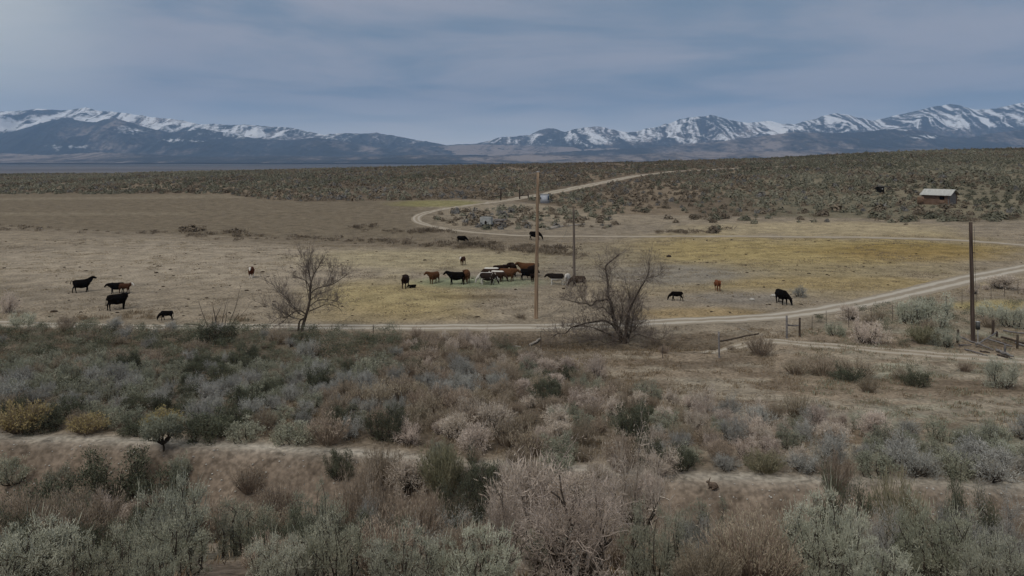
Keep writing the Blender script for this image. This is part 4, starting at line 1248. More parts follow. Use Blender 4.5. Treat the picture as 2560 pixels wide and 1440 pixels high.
# ------------------------------------------------------------------ dry grass (one mass) and clods
def build_grass():
    g = np.random.default_rng(31)
    n = 240000
    Y = g.uniform(12, 60, n) ; X = g.uniform(-0.78, 0.78, n) * Y
    keep = g.random(n) < 0.35 + 0.65 * Y / 60
    X, Y = X[keep], Y[keep]
    Z = terrain_z(X, Y); PX, PY = proj(X, Y, Z)
    d = Y - lip_y(np.clip(PX, -1800, 4300))
    w = fbm(X * 0.5, Y * 0.9, 311, 3); w2 = fbm(X * 1.8, Y * 1.8, 312, 2)
    gl = smooth(1360, 1540, PX) * smooth(1.4, 3, d) * (PY > 822 + 0 * PX)
    rd = np.full(len(X), 99.0)
    for q in ROAD1[::3]: rd = np.minimum(rd, np.hypot(X - q[0], Y - q[1]))
    left_strip = (PX < 640) * (PY > 782) * (PY < 838)
    thick = (d > 1.2) * (PX < 1700) * (PY > 818) * 0.6
    bank = (d < 0.2) * (Y < 24) * 0.45
    dens = gl * (0.18 + 0.9 * smooth(0.45, 0.6, w)) + left_strip * 0.9 * smooth(0.42, 0.6, w) + thick + bank * smooth(0.5, 0.62, w)
    dens = dens * smooth(0.40, 0.62, w2) * (rd > 1.8)
    k = g.random(len(X)) < dens
    X, Y, Z, PX, PY, w = X[k], Y[k], Z[k], PX[k], PY[k], w[k]
    m = len(X); per = 4
    C = np.repeat(np.stack([X, Y, Z - 0.02], -1), per, 0) + g.normal(size=(m * per, 3)) * np.array([0.07, 0.07, 0])
    D = g.normal(size=(m * per, 3)) * 0.5 + np.array([0.1, 0, 1.0])
    base = np.where((PX < 640) & (PY < 840), 0.34, 0.17)
    L = np.repeat(base, per) * g.uniform(0.5, 1.3, m * per)
    V, Q = blades(C, D, L, np.full(m * per, 0.022))
    col = np.array([0.27, 0.22, 0.155]) * (0.70 + 0.6 * g.random(m))[:, None]
    gr = (PX > 2000) & (g.random(m) < 0.4)
    col[gr] = np.array([0.25, 0.27, 0.20])
    br = (g.random(m) < 0.35)
    col[br] *= np.array([0.72, 0.62, 0.52])
    Cc = np.repeat(np.repeat(col, per, 0), 4, 0)
    mt, nt, p = new_mat('dry_grass')
    at = nt.nodes.new('ShaderNodeAttribute'); at.attribute_name = 'Col'
    nt.links.new(at.outputs['Color'], p.inputs['Base Color'])
    o = link('dry_grass', mk_mesh('dry_grass', V, [Q], [mt], False, {'Col': Cc}))
    tag(o, 'short dry bunch grass on the flat in front of the road', 'grass', None, 'stuff')
    print('grass tufts', m)
build_grass()

def build_pasture_grass():
    g = np.random.default_rng(36)
    n = 150000
    Y = np.sqrt(g.uniform(54 ** 2, 112 ** 2, n)); X = g.uniform(-0.72, 0.72, n) * Y
    w = fbm(X * 0.25, Y * 0.5, 321, 3); w2 = fbm(X * 1.1, Y * 1.4, 322, 2)
    rd = np.full(n, 99.0)
    for q in ROAD1[::3]: rd = np.minimum(rd, np.hypot(X - q[0], Y - q[1]))
    for q in ROAD2[::3]: rd = np.minimum(rd, np.hypot(X - q[0], Y - q[1]))
    k = (g.random(n) < smooth(0.46, 0.62, w) * smooth(0.42, 0.6, w2)) & (rd > 1.9)
    X, Y = X[k], Y[k]; Z = terrain_z(X, Y); PX, PY = proj(X, Y, Z); m = len(X); per = 3
    C = np.repeat(np.stack([X, Y, Z - 0.01], -1), per, 0) + g.normal(size=(m * per, 3)) * np.array([0.10, 0.10, 0])
    D = g.normal(size=(m * per, 3)) * 0.6 + np.array([0, 0, 0.9])
    V, Q = blades(C, D, g.uniform(0.06, 0.16, m * per), np.full(m * per, 0.035))
    col = np.where((fbm(X * 0.06, Y * 0.1, 323, 3) > 0.5)[:, None], np.array([0.30, 0.245, 0.165]), np.array([0.215, 0.175, 0.125])) * (0.75 + 0.5 * g.random(m))[:, None]
    mt, nt, p = new_mat('pasture_grass')
    at = nt.nodes.new('ShaderNodeAttribute'); at.attribute_name = 'Col'
    nt.links.new(at.outputs['Color'], p.inputs['Base Color'])
    o = link('pasture_grass', mk_mesh('pasture_grass', V, [Q], [mt], False, {'Col': np.repeat(np.repeat(col, per, 0), 4, 0)}))
    tag(o, 'grazed short grass tufts over the pasture', 'grass', None, 'stuff')
build_pasture_grass()

def lump(g, n=2, jag=0.35):
    bm = bmesh.new(); bmesh.ops.create_icosphere(bm, subdivisions=n, radius=1)
    V = np.array([v.co[:] for v in bm.verts]); T = np.array([[v.index for v in f.verts] for f in bm.faces]); bm.free()
    s = int(g.integers(0, 999))
    return V * (1 + jag * (fbm(V[:, 0] * 1.7 + 5 + V[:, 2], V[:, 1] * 1.7 + 9, s, 3) - 0.5) * 2)[:, None], T

def build_clods():
    g = np.random.default_rng(55)
    Vs, Ts, b = [], [], 0
    forms = [lump(g, 1) for _ in range(6)]
    for i in range(900):
        y = math.sqrt(g.uniform(54 ** 2, 112 ** 2)); x = g.uniform(-0.7, 0.7) * y
        px, py = 1280 + x / y * F, HY + H / y * F
        dens = 0.25 + 0.9 * math.exp(-((px - 300) / 330) ** 2) * (py > 660) + 0.8 * math.exp(-((px - 1850) / 350) ** 2) * (py > 640) + 0.5 * (py > 760)
        if g.random() > dens * 0.7: continue
        if np.min(np.hypot(ROAD1[:, 0] - x, ROAD1[:, 1] - y)) < 2: continue
        V, T = forms[int(g.integers(0, 6))]
        s = g.uniform(0.05, 0.12) * (1.5 if g.random() < 0.15 else 1)
        Vs.append(V * np.array([s * g.uniform(1, 1.9), s * g.uniform(1, 1.6), s * 0.55]) + np.array([x, y, ground(x, y) + s * 0.2])); Ts.append(T + b); b += len(V)
    m = noise_mat('manure', (0.035, 0.026, 0.018), (0.085, 0.062, 0.042), 8, 3)
    o = link('manure', mk_mesh('manure', np.vstack(Vs), [np.vstack(Ts)], [m], True))
    tag(o, 'dark dung and clods littering the grazed pasture', 'dung', None, 'stuff')
    Vs, Ts, b = [], [], 0
    for i in range(420):
        px = g.uniform(-150, 2700); lpy = np.interp(px, LIP_PX, LIP_PY)
        py = lpy + abs(g.normal()) * 70 + 2
        p = gp(px, py)
        V, T = forms[int(g.integers(0, 6))]
        s = g.uniform(0.015, 0.045)
        Vs.append(V * np.array([s, s, s * 0.6]) + np.array([p.x, p.y, p.z + s * 0.2])); Ts.append(T + b); b += len(V)
    o = link('gravel', mk_mesh('gravel', np.vstack(Vs), [np.vstack(Ts)], [M['rock']], True))
    tag(o, 'pale stones strewn over the bare ditch bank', 'gravel', None, 'stuff')
build_clods()

# ------------------------------------------------------------------ bare trees
def W3(px, py, Y):
    return np.array([(px - 1280) / F * Y, Y, H - (py - HY) / F * Y])

def limb(pts, Y, r0, r1, g, dy=0.0, n=4):
    """limb through points of the photograph, at the tree's own distance, with its own lean in depth"""
    P = np.array([W3(a, b, Y) for a, b in pts])
    t = np.linspace(0, 1, len(P))
    P[:, 1] += dy * t + np.cumsum(g.normal(size=len(P))) * 0.06
    L = smooth_line(P, 0.12) if len(P) > 2 else np.linspace(P[0], P[1], 6)
    return L, np.linspace(r0 * 0.78, r1 * 0.85, len(L))

def sprout(lines, g, P, D, ln, rad, lev, maxlev, up=0.25, spread=0.6, kids=(2, 4), zig=0.16, minr=0.0035):
    n = 4
    pts = [P]; d = D / np.linalg.norm(D)
    for i in range(n - 1):
        d = d + g.normal(size=3) * zig + np.array([0, 0, up * 0.12]); d /= np.linalg.norm(d)
        pts.append(pts[-1] + d * ln / (n - 1))
    pts = np.array(pts)
    lines.append((pts, np.maximum(np.linspace(rad, rad * 0.55, n), minr)))
    if lev >= maxlev: return
    for k in range(int(g.integers(kids[0], kids[1] + 1))):
        j = int(g.integers(1, n))
        nd = d + g.normal(size=3) * spread + np.array([0, 0, up])
        sprout(lines, g, pts[j], nd, ln * g.uniform(0.5, 0.8), rad * 0.6, lev + 1, maxlev, up, spread, kids, zig, minr)

def twigs_on(limbs, g, per_m, ln, rad, maxlev, up=0.3, spread=0.6, skip=0.15, kids=(2, 4), minr=0.0035):
    out = []
    for P, R in limbs:
        seg = np.linalg.norm(np.diff(P, axis=0), axis=1); tot = seg.sum()
        for q in range(max(1, int(tot * per_m))):
            j = int(g.uniform(skip, 1) * (len(P) - 2))
            d = P[j + 1] - P[j]; d /= np.linalg.norm(d) + 1e-9
            nd = d * 0.6 + g.normal(size=3) * 0.75 + np.array([0, 0, up])
            sprout(out, g, P[j], nd, ln * g.uniform(0.5, 1.1), max(min(R[j] * 0.55, rad), minr), 0, maxlev, up, spread, kids, minr=minr)
        d = P[-1] - P[-2]
        sprout(out, g, P[-1], d, ln * 0.8, max(R[-1] * 0.9, minr), 0, maxlev, up, spread, kids, minr=minr)
    return out

def put_tree(name, label, cat, foot, limbs, twigs, bark, twigmat, tparts=('trunk', 'crown')):
    o = link(name, None, None, foot); tag(o, label, cat)
    off = np.array(foot)
    for nm, ls, mt, sd in ((tparts[0], limbs, bark, 7), (tparts[1], twigs, twigmat, 3)):
        V, Q, T = tubes(ls, sd, cap=sd > 3)
        link(nm, mk_mesh(nm, V - off, [Q, T], [mt], True), o)
    return o

def build_trees():
    g = np.random.default_rng(91)
    # slender bare tree on the left
    p = gp(757, 829); Y = p.y
    L = []
    def add(pts, r0, r1, dy=0.0): L.append(limb(pts, Y, r0, r1, g, dy))
    add([(752, 836), (757, 815), (763, 796), (771, 770), (775, 748), (776, 722), (778, 705)], 0.15, 0.075)
    add([(745, 836), (747, 818), (748, 806), (752, 800), (760, 796)], 0.11, 0.05, 0.2)
    add([(778, 705), (772, 688), (768, 665), (772, 645), (777, 624)], 0.06, 0.012, 0.3)
    add([(778, 705), (785, 684), (796, 668), (804, 652), (812, 640)], 0.05, 0.012, -0.3)
    add([(784, 686), (780, 668), (776, 655)], 0.03, 0.01, 0.2)
    add([(774, 737), (790, 722), (815, 714), (835, 708), (860, 692), (880, 676)], 0.05, 0.010, -0.6)
    add([(774, 752), (792, 738), (812, 732), (830, 726)], 0.04, 0.010, 0.7)
    add([(776, 765), (792, 752), (812, 746), (835, 748), (858, 754)], 0.04, 0.010, -0.8)
    add([(772, 779), (790, 772), (812, 762), (826, 764), (845, 774), (850, 782)], 0.045, 0.010, 0.5)
    add([(775, 725), (765, 705), (748, 698), (724, 690)], 0.04, 0.010, 0.6)
    add([(772, 755), (766, 730), (760, 700), (757, 672), (748, 650), (738, 632)], 0.035, 0.008, 0.9)
    add([(766, 787), (752, 775), (738, 778), (722, 790), (705, 790), (690, 800)], 0.06, 0.012, -0.5)
    add([(725, 788), (708, 780), (695, 775), (686, 768)], 0.025, 0.008, 0.3)
    add([(722, 790), (706, 806), (692, 812), (681, 820)], 0.03, 0.010, -0.5)
    add([(765, 792), (745, 786), (725, 770), (705, 745), (680, 722), (662, 712)], 0.035, 0.008, 0.8)
    add([(745, 782), (725, 750), (712, 730), (702, 714)], 0.028, 0.007, -0.6)
    add([(760, 800), (735, 792), (715, 778), (690, 765), (665, 752)], 0.03, 0.008, -0.9)
    add([(815, 714), (822, 698), (828, 680), (832, 662)], 0.024, 0.007, 0.4)
    T = twigs_on(L[2:], g, 15.0, 0.66, 0.012, 2, up=0.42, spread=0.5, skip=0.15, kids=(2, 3), minr=0.0052)
    put_tree('bare_tree', 'slender bare tree with an upright trunk standing at the edge of the left brush', 'tree', p, L, T, M['bark'], M['twig'])
    # old gnarled tree by the ditch
    p = gp(1558, 858); Y = p.y
    L = []
    add([(1560, 866), (1557, 848), (1550, 832), (1540, 810), (1534, 790), (1529, 762), (1521, 735), (1522, 712), (1517, 680), (1516, 668), (1524, 660), (1537, 650), (1553, 636)], 0.20, 0.020, 0.3)
    add([(1562, 866), (1562, 846), (1565, 828), (1568, 796), (1576, 763), (1585, 742), (1598, 717), (1612, 694), (1619, 668), (1617, 648)], 0.17, 0.014, -0.4)
    add([(1577, 752), (1572, 738), (1570, 722), (1566, 706)], 0.045, 0.012, 0.3)
    add([(1605, 706), (1622, 694), (1640, 690), (1655, 678)], 0.03, 0.008, -0.3)
    add([(1550, 842), (1540, 824), (1530, 810), (1510, 800), (1486, 802), (1462, 806), (1448, 810), (1426, 816), (1414, 827), (1394, 828), (1377, 838)], 0.12, 0.022, -0.7)
    add([(1552, 850), (1530, 838), (1509, 831), (1490, 823), (1472, 819), (1456, 818), (1440, 822), (1428, 830)], 0.09, 0.015, 0.5)
    add([(1530, 765), (1518, 748), (1501, 750), (1488, 750), (1478, 762), (1465, 756), (1448, 753), (1431, 750), (1415, 746), (1400, 745)], 0.075, 0.018, -0.6)
    add([(1458, 754), (1452, 738), (1446, 724), (1443, 716)], 0.026, 0.007, 0.3)
    add([(1463, 755), (1462, 742), (1459, 735)], 0.02, 0.007, 0.2)
    add([(1431, 750), (1425, 736), (1424, 722)], 0.02, 0.006, 0.2)
    add([(1516, 676), (1510, 672), (1508, 668)], 0.04, 0.02, 0.1)
    add([(1562, 850), (1572, 838), (1587, 825), (1600, 812), (1614, 806)], 0.06, 0.012, 0.5)
    add([(1587, 825), (1588, 806), (1587, 788)], 0.03, 0.010, 0.1)
    add([(1564, 856), (1580, 842), (1594, 834), (1612, 840), (1632, 844), (1650, 846), (1666, 838)], 0.05, 0.010, -0.5)
    add([(1560, 858), (1540, 852), (1515, 856), (1495, 846), (1470, 842)], 0.04, 0.010, -0.9)
    add([(1556, 858), (1548, 838), (1552, 812), (1560, 782), (1556, 752)], 0.09, 0.022, 0.6)
    add([(1566, 858), (1578, 832), (1584, 806), (1592, 782), (1608, 762)], 0.07, 0.012, 0.8)
    add([(1534, 790), (1520, 782), (1508, 770), (1490, 778)], 0.05, 0.012, 0.4)
    T = twigs_on(L, g, 15.0, 0.80, 0.013, 2, up=0.25, spread=0.62, skip=0.18, kids=(2, 4), minr=0.0054)
    # the dense tangle of shoots in the middle of the crown
    for i in range(120):
        a = W3(g.uniform(1505, 1605), g.uniform(750, 838), Y + g.uniform(-0.6, 0.6))
        sprout(T, g, a, np.array([g.normal() * 0.45, g.normal() * 0.45, 1.0]), g.uniform(0.5, 1.0), 0.009, 1, 2, up=0.35, spread=0.45, kids=(2, 4), minr=0.0054)
    put_tree('gnarled_tree', 'old gnarled bare tree with sprawling crooked limbs beside the roadside ditch', 'tree', p, L, T, M['bark'], M['twig'])
    # dead stems on the left
    p = gp(545, 826); Y = p.y
    L = []
    add([(520, 822), (512, 806), (502, 783), (495, 768), (491, 757)], 0.035, 0.012, 0.3)
    add([(540, 824), (539, 795), (535, 775), (533, 766)], 0.06, 0.020, -0.2)
    add([(542, 820), (540, 795), (546, 780), (549, 770)], 0.045, 0.014, 0.2)
    add([(552, 822), (556, 795), (560, 770), (563, 752)], 0.04, 0.010, 0.4)
    add([(560, 824), (566, 800), (570, 785), (573, 768)], 0.035, 0.010, -0.4)
    add([(570, 824), (577, 800), (588, 772), (594, 750), (596, 735), (599, 720)], 0.035, 0.010, 0.2)
    add([(575, 824), (586, 806), (598, 786), (602, 780)], 0.04, 0.016, -0.3)
    add([(590, 800), (606, 786), (622, 768)], 0.015, 0.006, -0.3)
    add([(536, 822), (528, 800), (522, 786)], 0.03, 0.012, 0.5)
    T = twigs_on(L, g, 3.0, 0.30, 0.008, 1, up=0.5, spread=0.35, kids=(1, 2), minr=0.0045)
    put_tree('dead_shrub', 'cluster of dead upright stems rising from dark brush at the pasture edge', 'shrub', p, L, T, M['bark'], M['twig'], ('stems', 'crown'))
    # little forked dead stems by the slender tree
    p = gp(822, 834); Y = p.y
    L = []
    add([(822, 838), (812, 822), (802, 812)], 0.018, 0.006)
    add([(824, 838), (828, 822), (831, 808)], 0.02, 0.008)
    T = twigs_on(L, g, 2.0, 0.2, 0.006, 0, minr=0.0045)
    put_tree('dead_shrub', 'small forked dead stem to the right of the slender bare tree', 'shrub', p, L, T, M['bark'], M['twig'], ('stems', 'crown'))
build_trees()

# ------------------------------------------------------------------ poles
def pole_mesh(h, r0, r1, mat, lean=0.0, seed=0):
    g = np.random.default_rng(seed)
    z = np.linspace(-0.3, h, 12)
    P = np.stack([lean * z / h + 0.008 * np.sin(z * 1.3 + seed), 0.006 * np.cos(z + seed), z], -1)
    return tube_mesh('shaft', [(P, np.linspace(r0, r1, 12))], [mat], 12)
M['pole'] = noise_mat('pole_wood_pale', (0.165, 0.105, 0.068), (0.33, 0.245, 0.165), 3, 6, stretch=(6, 6, 0.25), bump=0.5)
M['pole_d'] = noise_mat('pole_wood_dark', (0.042, 0.030, 0.024), (0.110, 0.082, 0.066), 3, 6, stretch=(6, 6, 0.25), bump=0.5)
M['pole_g'] = noise_mat('pole_wood_grey', (0.085, 0.068, 0.055), (0.180, 0.150, 0.125), 3, 6, stretch=(6, 6, 0.25), bump=0.5)
M['grey_metal'] = noise_mat('box_metal', (0.040, 0.040, 0.038), (0.075, 0.075, 0.070), 5, 3, rough=0.5, spec=0.4)
M['galv'] = noise_mat('galvanised', (0.30, 0.30, 0.30), (0.42, 0.42, 0.42), 8, 3, rough=0.5, spec=0.4)

def build_poles():
    p = gp(1340, 796)
    h = (796 - 431) / F * p.y
    o = link('utility_pole', None, None, p); tag(o, 'tallest wooden pole, pale and weathered, standing in the pasture by the road', 'pole', 'wooden utility poles')
    link('shaft', pole_mesh(h, 0.15, 0.095, M['pole'], 0.14, 1), o)
    V, Q = boxes([(0.24, 0, h - 0.35, 0.10, 0.06, 0.05), (0.29, 0, h - 0.28, 0.07, 0.07, 0.26)])
    link('bracket', mk_mesh('bracket', V, [Q], [M['grey_metal']]), o)
    V, Q = boxes([(0.14, -0.04, h + 0.03, 0.24, 0.07, 0.07)])
    link('cap', mk_mesh('cap', V, [Q], [M['galv']]), o)
    p = gp(1436, 712)
    h = (712 - 520) / F * p.y
    o = link('utility_pole', None, None, p); tag(o, 'shorter grey wooden pole with a guy wire, standing among the cattle behind the gnarled tree', 'pole', 'wooden utility poles')
    link('shaft', pole_mesh(h, 0.135, 0.085, M['pole_g'], -0.07, 2), o)
    q = gp(1398, 622)
    a = np.array([-0.06, 0, h - 0.35]); b = np.array(q - p)
    link('guy_wire', tube_mesh('guy_wire', [(np.linspace(a, b, 4), np.full(4, 0.012))], [M['galv']], 4), o)
    V, Q = boxes([(-0.12, 0, h - 0.35, 0.10, 0.08, 0.08)])
    link('bracket', mk_mesh('bracket', V, [Q], [M['galv']]), o)
    p = gp(2433, 858)
    h = (858 - 556) / F * p.y
    o = link('utility_pole', None, None, p); tag(o, 'dark wooden pole with a small box low on its side beside the broken corral', 'pole', 'wooden utility poles')
    link('shaft', pole_mesh(h, 0.132, 0.098, M['pole_d'], -0.16, 3), o)
    b = link('meter_box', None, o)
    V, Q = boxes([(0.27, -0.02, 1.08, 0.20, 0.16, 0.46)])
    link('box', mk_mesh('box', V, [Q], [M['grey_metal']]), b)
    V, Q = boxes([(0.27, -0.02, 1.325, 0.24, 0.20, 0.03)])
    link('lid', mk_mesh('lid', V, [Q], [M['galv']]), b)
    z = np.linspace(0, 0.86, 4)
    link('conduit', tube_mesh('conduit', [(np.stack([z * 0 + 0.28, z * 0 - 0.02, z], -1), np.full(4, 0.022))], [M['galv']], 6), o)
    z = np.linspace(1.3, h - 0.2, 6)
    link('wire', tube_mesh('wire', [(np.stack([0.19 - 0.16 * z / h, z * 0 - 0.05, z], -1), np.full(6, 0.011))], [M['grey_metal']], 4), o)
build_poles()

# ------------------------------------------------------------------ fences, rails, logs
def rail_lines(a, b, r, n=7, seed=0, sag=0.0):
    g = np.random.default_rng(seed)
    t = np.linspace(0, 1, n)[:, None]
    P = a + (b - a) * t + g.normal(size=(n, 3)) * r * 0.25
    P[:, 2] -= sag * (4 * t * (1 - t))[:, 0]
    return P, np.linspace(r * 1.1, r * 0.85, n)

def post(px, base, top, r, mat, o, name='post', lean=0.0, seed=0):
    p = gp(px, base); h = (base - top) / F * p.y
    z = np.linspace(-0.2, h, 6)
    P = np.stack([lean * z, z * 0, z], -1) + np.array(p)
    off = np.array(o.location) if o is not None else np.array(p)
    return P - off, np.linspace(r, r * 0.9, 6), p, h

def build_fences():
    # paired posts with a rail
    def brace(posts, rail, label, r, mats, group=None):
        p0 = gp(posts[0][0], posts[0][1])
        o = link('fence_brace', None, None, p0); tag(o, label, 'fence', group)
        for i, (px, b, t) in enumerate(posts):
            P, R, p, h = post(px, b, t, r, None, o, seed=i, lean=rnd.uniform(-.02, .02))
            link('post', tube_mesh('post', [(P, R)], [mats[i % len(mats)]], 8), o)
        for (ax, ay, bx, by, Y0, Y1, rr) in rail:
            a = W3(ax, ay, Y0) - np.array(p0); b = W3(bx, by, Y1) - np.array(p0)
            link('rail', tube_mesh('rail', [rail_lines(a, b, rr, seed=int(ax))], [mats[-1]], 7), o)
        return o
    Y = gp(1967, 846).y; Y2 = gp(1999, 843).y
    brace([(1967, 846, 789), (1999, 843, 795)], [(1967, 813, 1999, 814, Y, Y2, 0.05)], 'pair of upright fence posts joined by one rail beside the side track', 0.07, [M['wood_grey'], M['wood_dark'], M['wood_grey']])
    Y = gp(1798, 896).y
    brace([(1798, 894, 829)], [(1800, 853, 1897, 834, Y, Y - 0.3, 0.05)], 'single post with one long rail slanting up to a dark bush', 0.055, [M['wood_grey'], M['wood_dark']])
    Y = gp(1252, 501).y
    brace([(1252, 501, 472)], [(1229, 492, 1252, 489, Y, Y, 0.10), (1252, 475, 1246, 473, Y, Y, 0.07)], 'dark gate post left of the far track with a short rail', 0.17, [M['wood_dark']])
    Y = gp(1300, 497).y
    brace([(1299, 498, 473), (1321, 497, 482)], [(1299, 489, 1321, 489, Y, Y, 0.09), (1321, 493, 1345, 495, Y, Y, 0.07)], 'thick dark gate post right of the far track with rail and second post', 0.17, [M['wood_dark'], M['pole_g'], M['wood_dark']])
    # wire fence
    o = link('wire_fence', None, None, gp(2030, 842)); tag(o, 'wire fence of thin steel posts running beside the road behind the mauve brush', 'fence')
    off = np.array(o.location)
    spec = [(2030, 834, 790), (2066, 826, 777), (2122, 822, 770), (2178, 815, 768), (2231, 808, 763), (2278, 790, 752), (2323, 781, 742), (2364, 770, 731), (2405, 762, 725), (2442, 755, 722), (2478, 748, 711), (2511, 742, 703), (2545, 735, 697)]
    tops = []
    for px, b, t in spec:
        P, R, p, h = post(px, b, t, 0.020, None, o, lean=rnd.uniform(-.03, .03))
        link('post', tube_mesh('post', [(P, R)], [M['steel']], 5), o)
        tops.append((P, h))
    for f in (0.35, 0.62, 0.9):
        ls = []
        for (A, ha), (B, hb) in zip(tops[:-1], tops[1:]):
            a = A[0] + (A[-1] - A[0]) * f; b = B[0] + (B[-1] - B[0]) * f
            ls.append(rail_lines(a, b, 0.0045, 6, 1, 0.03))
        link('wire', tube_mesh('wire', ls, [M['steel']], 3), o)
    for px, b, t, lab in [(933, 848, 812, 'lone thin fence post in the brush below the road, left of the pale log'), (1352, 876, 828, 'lone thin fence post beside the pale angled log'), (1657, 897, 862, 'lone thin fence post on the grass to the right of the gnarled tree')]:
        p = gp(px, b); q = link('fence_post', None, None, p)
        P, R, p, h = post(px, b, t, 0.026, None, q)
        me = tube_mesh('fence_post', [(P, R), (np.array([[-0.05, 0, h * 0.72], [0.05, 0, h * 0.74]]), np.array([0.012, 0.012]))], [M['steel']], 5)
        bpy.data.objects.remove(q); q = link('fence_post', me, None, p)
        tag(q, lab, 'fence post')
    # posts and fallen rails of the broken corral
    def stub(px, b, t, r, mat, lab, board=False):
        p = gp(px, b); h = (b - t) / F * p.y
        z = np.linspace(-0.2, h, 5)
        q = link('corral_post', tube_mesh('corral_post', [(np.stack([z * 0.03, z * 0, z], -1), np.linspace(r, r * .92, 5))], [mat], 9), None, p)
        tag(q, lab, 'post')
    stub(2394, 858, 824, 0.075, M['wood_dark'], 'short dark corral post left of the pole with the box')
    stub(2482, 838, 801, 0.085, M['wood_dark'], 'dark corral post right of the pole with the box')
    stub(2492, 842, 829, 0.07, M['wood_dark'], 'low corral stump under the dark corral post')
    def fallen(a, b, r, mat, lab, cat='rail', name='fallen_rail'):
        pa, pb = gp(*a[:2]), gp(*b[:2])
        A = np.array(pa) + np.array([0, 0, a[2]]); B = np.array(pb) + np.array([0, 0, b[2]])
        c = (A + B) / 2
        q = link(name, tube_mesh(name, [rail_lines(A - c, B - c, r, 9, int(a[0]))], [mat], 8), None, c)
        tag(q, lab, cat, 'fallen corral rails' if name == 'fallen_rail' else None)
    fallen((2394, 852, 0.30), (2482, 878, 0.10), 0.055, M['wood_grey'], 'long pale rail lying across the foot of the pole with the box')
    fallen((2440, 870, 0.18), (2491, 846, 0.36), 0.045, M['wood_grey'], 'pale rail propped up toward the low corral stump')
    fallen((2398, 868, 0.10), (2428, 867, 0.12), 0.05, M['wood_grey'], 'short rail lying left of the foot of the pole with the box')
    fallen((2504, 852, 0.22), (2575, 868, 0.16), 0.065, M['wood_dark'], 'upper dark rail at the right edge of the broken corral')
    fallen((2490, 858, 0.16), (2524, 866, 0.10), 0.06, M['wood_dark'], 'short dark rail just below the upper dark rail')
    fallen((2490, 880, 0.12), (2532, 895, 0.10), 0.085, M['wood_grey'], 'thick grey rail at the bottom of the broken corral')
    fallen((2494, 890, 0.06), (2530, 900, 0.06), 0.075, M['wood_dark'], 'dark log lying under the thick grey rail')
    fallen((2450, 880, 0.05), (2476, 884, 0.05), 0.05, M['wood_dark'], 'dark stick on the ground between the long pale and thick grey rails')
    fallen((2540, 862, 0.10), (2600, 880, 0.06), 0.06, M['wood_grey'], 'lower grey rail at the right edge of the broken corral')
    fallen((2412, 876, 0.08), (2468, 892, 0.06), 0.045, M['wood_grey'], 'thin grey rail lying beside the side track under the pole with the box')
    fallen((2470, 862, 0.35), (2530, 874, 0.22), 0.05, M['wood_grey'], 'grey rail leaning between the long pale rail and the thick grey one')
    fallen((2508, 842, 0.40), (2580, 852, 0.36), 0.05, M['wood_grey'], 'topmost grey rail at the right edge of the broken corral')
    stub(2543, 872, 838, 0.07, M['wood_dark'], 'dark corral post at the right edge of the view')
    stub(2512, 884, 862, 0.06, M['wood_grey'], 'short grey leaning post among the fallen corral rails')
    # logs and boards
    fallen((1247, 865, 0.04), (1303, 868, 0.04), 0.045, M['wood_old'], 'straight pale log lying flat below the road', 'log', 'log')
    fallen((1324, 866, 0.06), (1352, 852, 0.10), 0.075, M['wood_old'], 'pale log lying at an angle beside the thin fence post', 'log', 'log')
    fallen((462, 812, 0.05), (502, 817, 0.10), 0.05, M['wood_dark'], 'dark fallen branch lying left of the dead stems', 'branch', 'fallen_branch')
    fallen((1848, 829, 0.25), (1880, 836, 0.12), 0.03, M['wood_old'], 'thin pale pole lying above the slanting rail', 'log', 'log')
    # bent fallen limb low in front
    P = np.array([list(gp(a, b)) for a, b in [(1113, 1338), (1130, 1346), (1148, 1342), (1166, 1328)]]) + np.array([0, 0, 0.10])
    c = P.mean(0)
    q = link('fallen_branch', tube_mesh('fallen_branch', [(smooth_line(P - c, 0.05), np.linspace(0.022, 0.012, len(smooth_line(P - c, 0.05))))], [M['wood_old']], 6), None, c)
    tag(q, 'pale bent branch lying between brown brush and the largest greasewood', 'branch')
    # collapsed boards by the bend of the track
    def board(a, b, w, lab):
        pa, pb = np.array(gp(*a)), np.array(gp(*b)); c = (pa + pb) / 2
        d = pb - pa; L = np.linalg.norm(d[:2])
        V, Q = boxes([(0, 0, 0.16, L, w, 0.09)])
        q = link('board', mk_mesh('board', V, [Q], [M['wood_old']]), None, c, (0.5, -math.atan2(d[2], L), math.atan2(d[1], d[0])))
        tag(q, lab, 'board')
    board((1366, 574), (1402, 567), 0.55, 'wide pale board lying in brush behind the tallest pole')
    board((1398, 568), (1462, 562), 0.22, 'long narrow pale board beyond the shorter grey pole')
    # pale stones in the pasture
    g = np.random.default_rng(4)
    for px, py, s, lab in [(1880, 751, 0.17, 'white stone on the pasture between red calf and grazing black cow'), (1934, 742, 0.20, 'white stone just left of the grazing black cow'), (1577, 817, 0.18, 'round white stone seen between limbs of the gnarled tree')]:
        V, T = lump(g, 2, 0.25); p = gp(px, py)
        tag(link('stone', mk_mesh('stone', V * np.array([s * 1.3, s, s * 0.8]), [T], [M['rock']], True), None, p + Vector((0, 0, s * 0.4))), lab, 'stone')
    V, T = lump(g, 2, 0.35); p = gp(1672, 643)
    tag(link('clump', mk_mesh('clump', V * np.array([0.30, 0.2, 0.17]), [T], [M['wood_dark']], True), None, p + Vector((0, 0, 0.1))), 'small black lump alone on the yellow pasture right of the gnarled tree', 'clod')
build_fences()

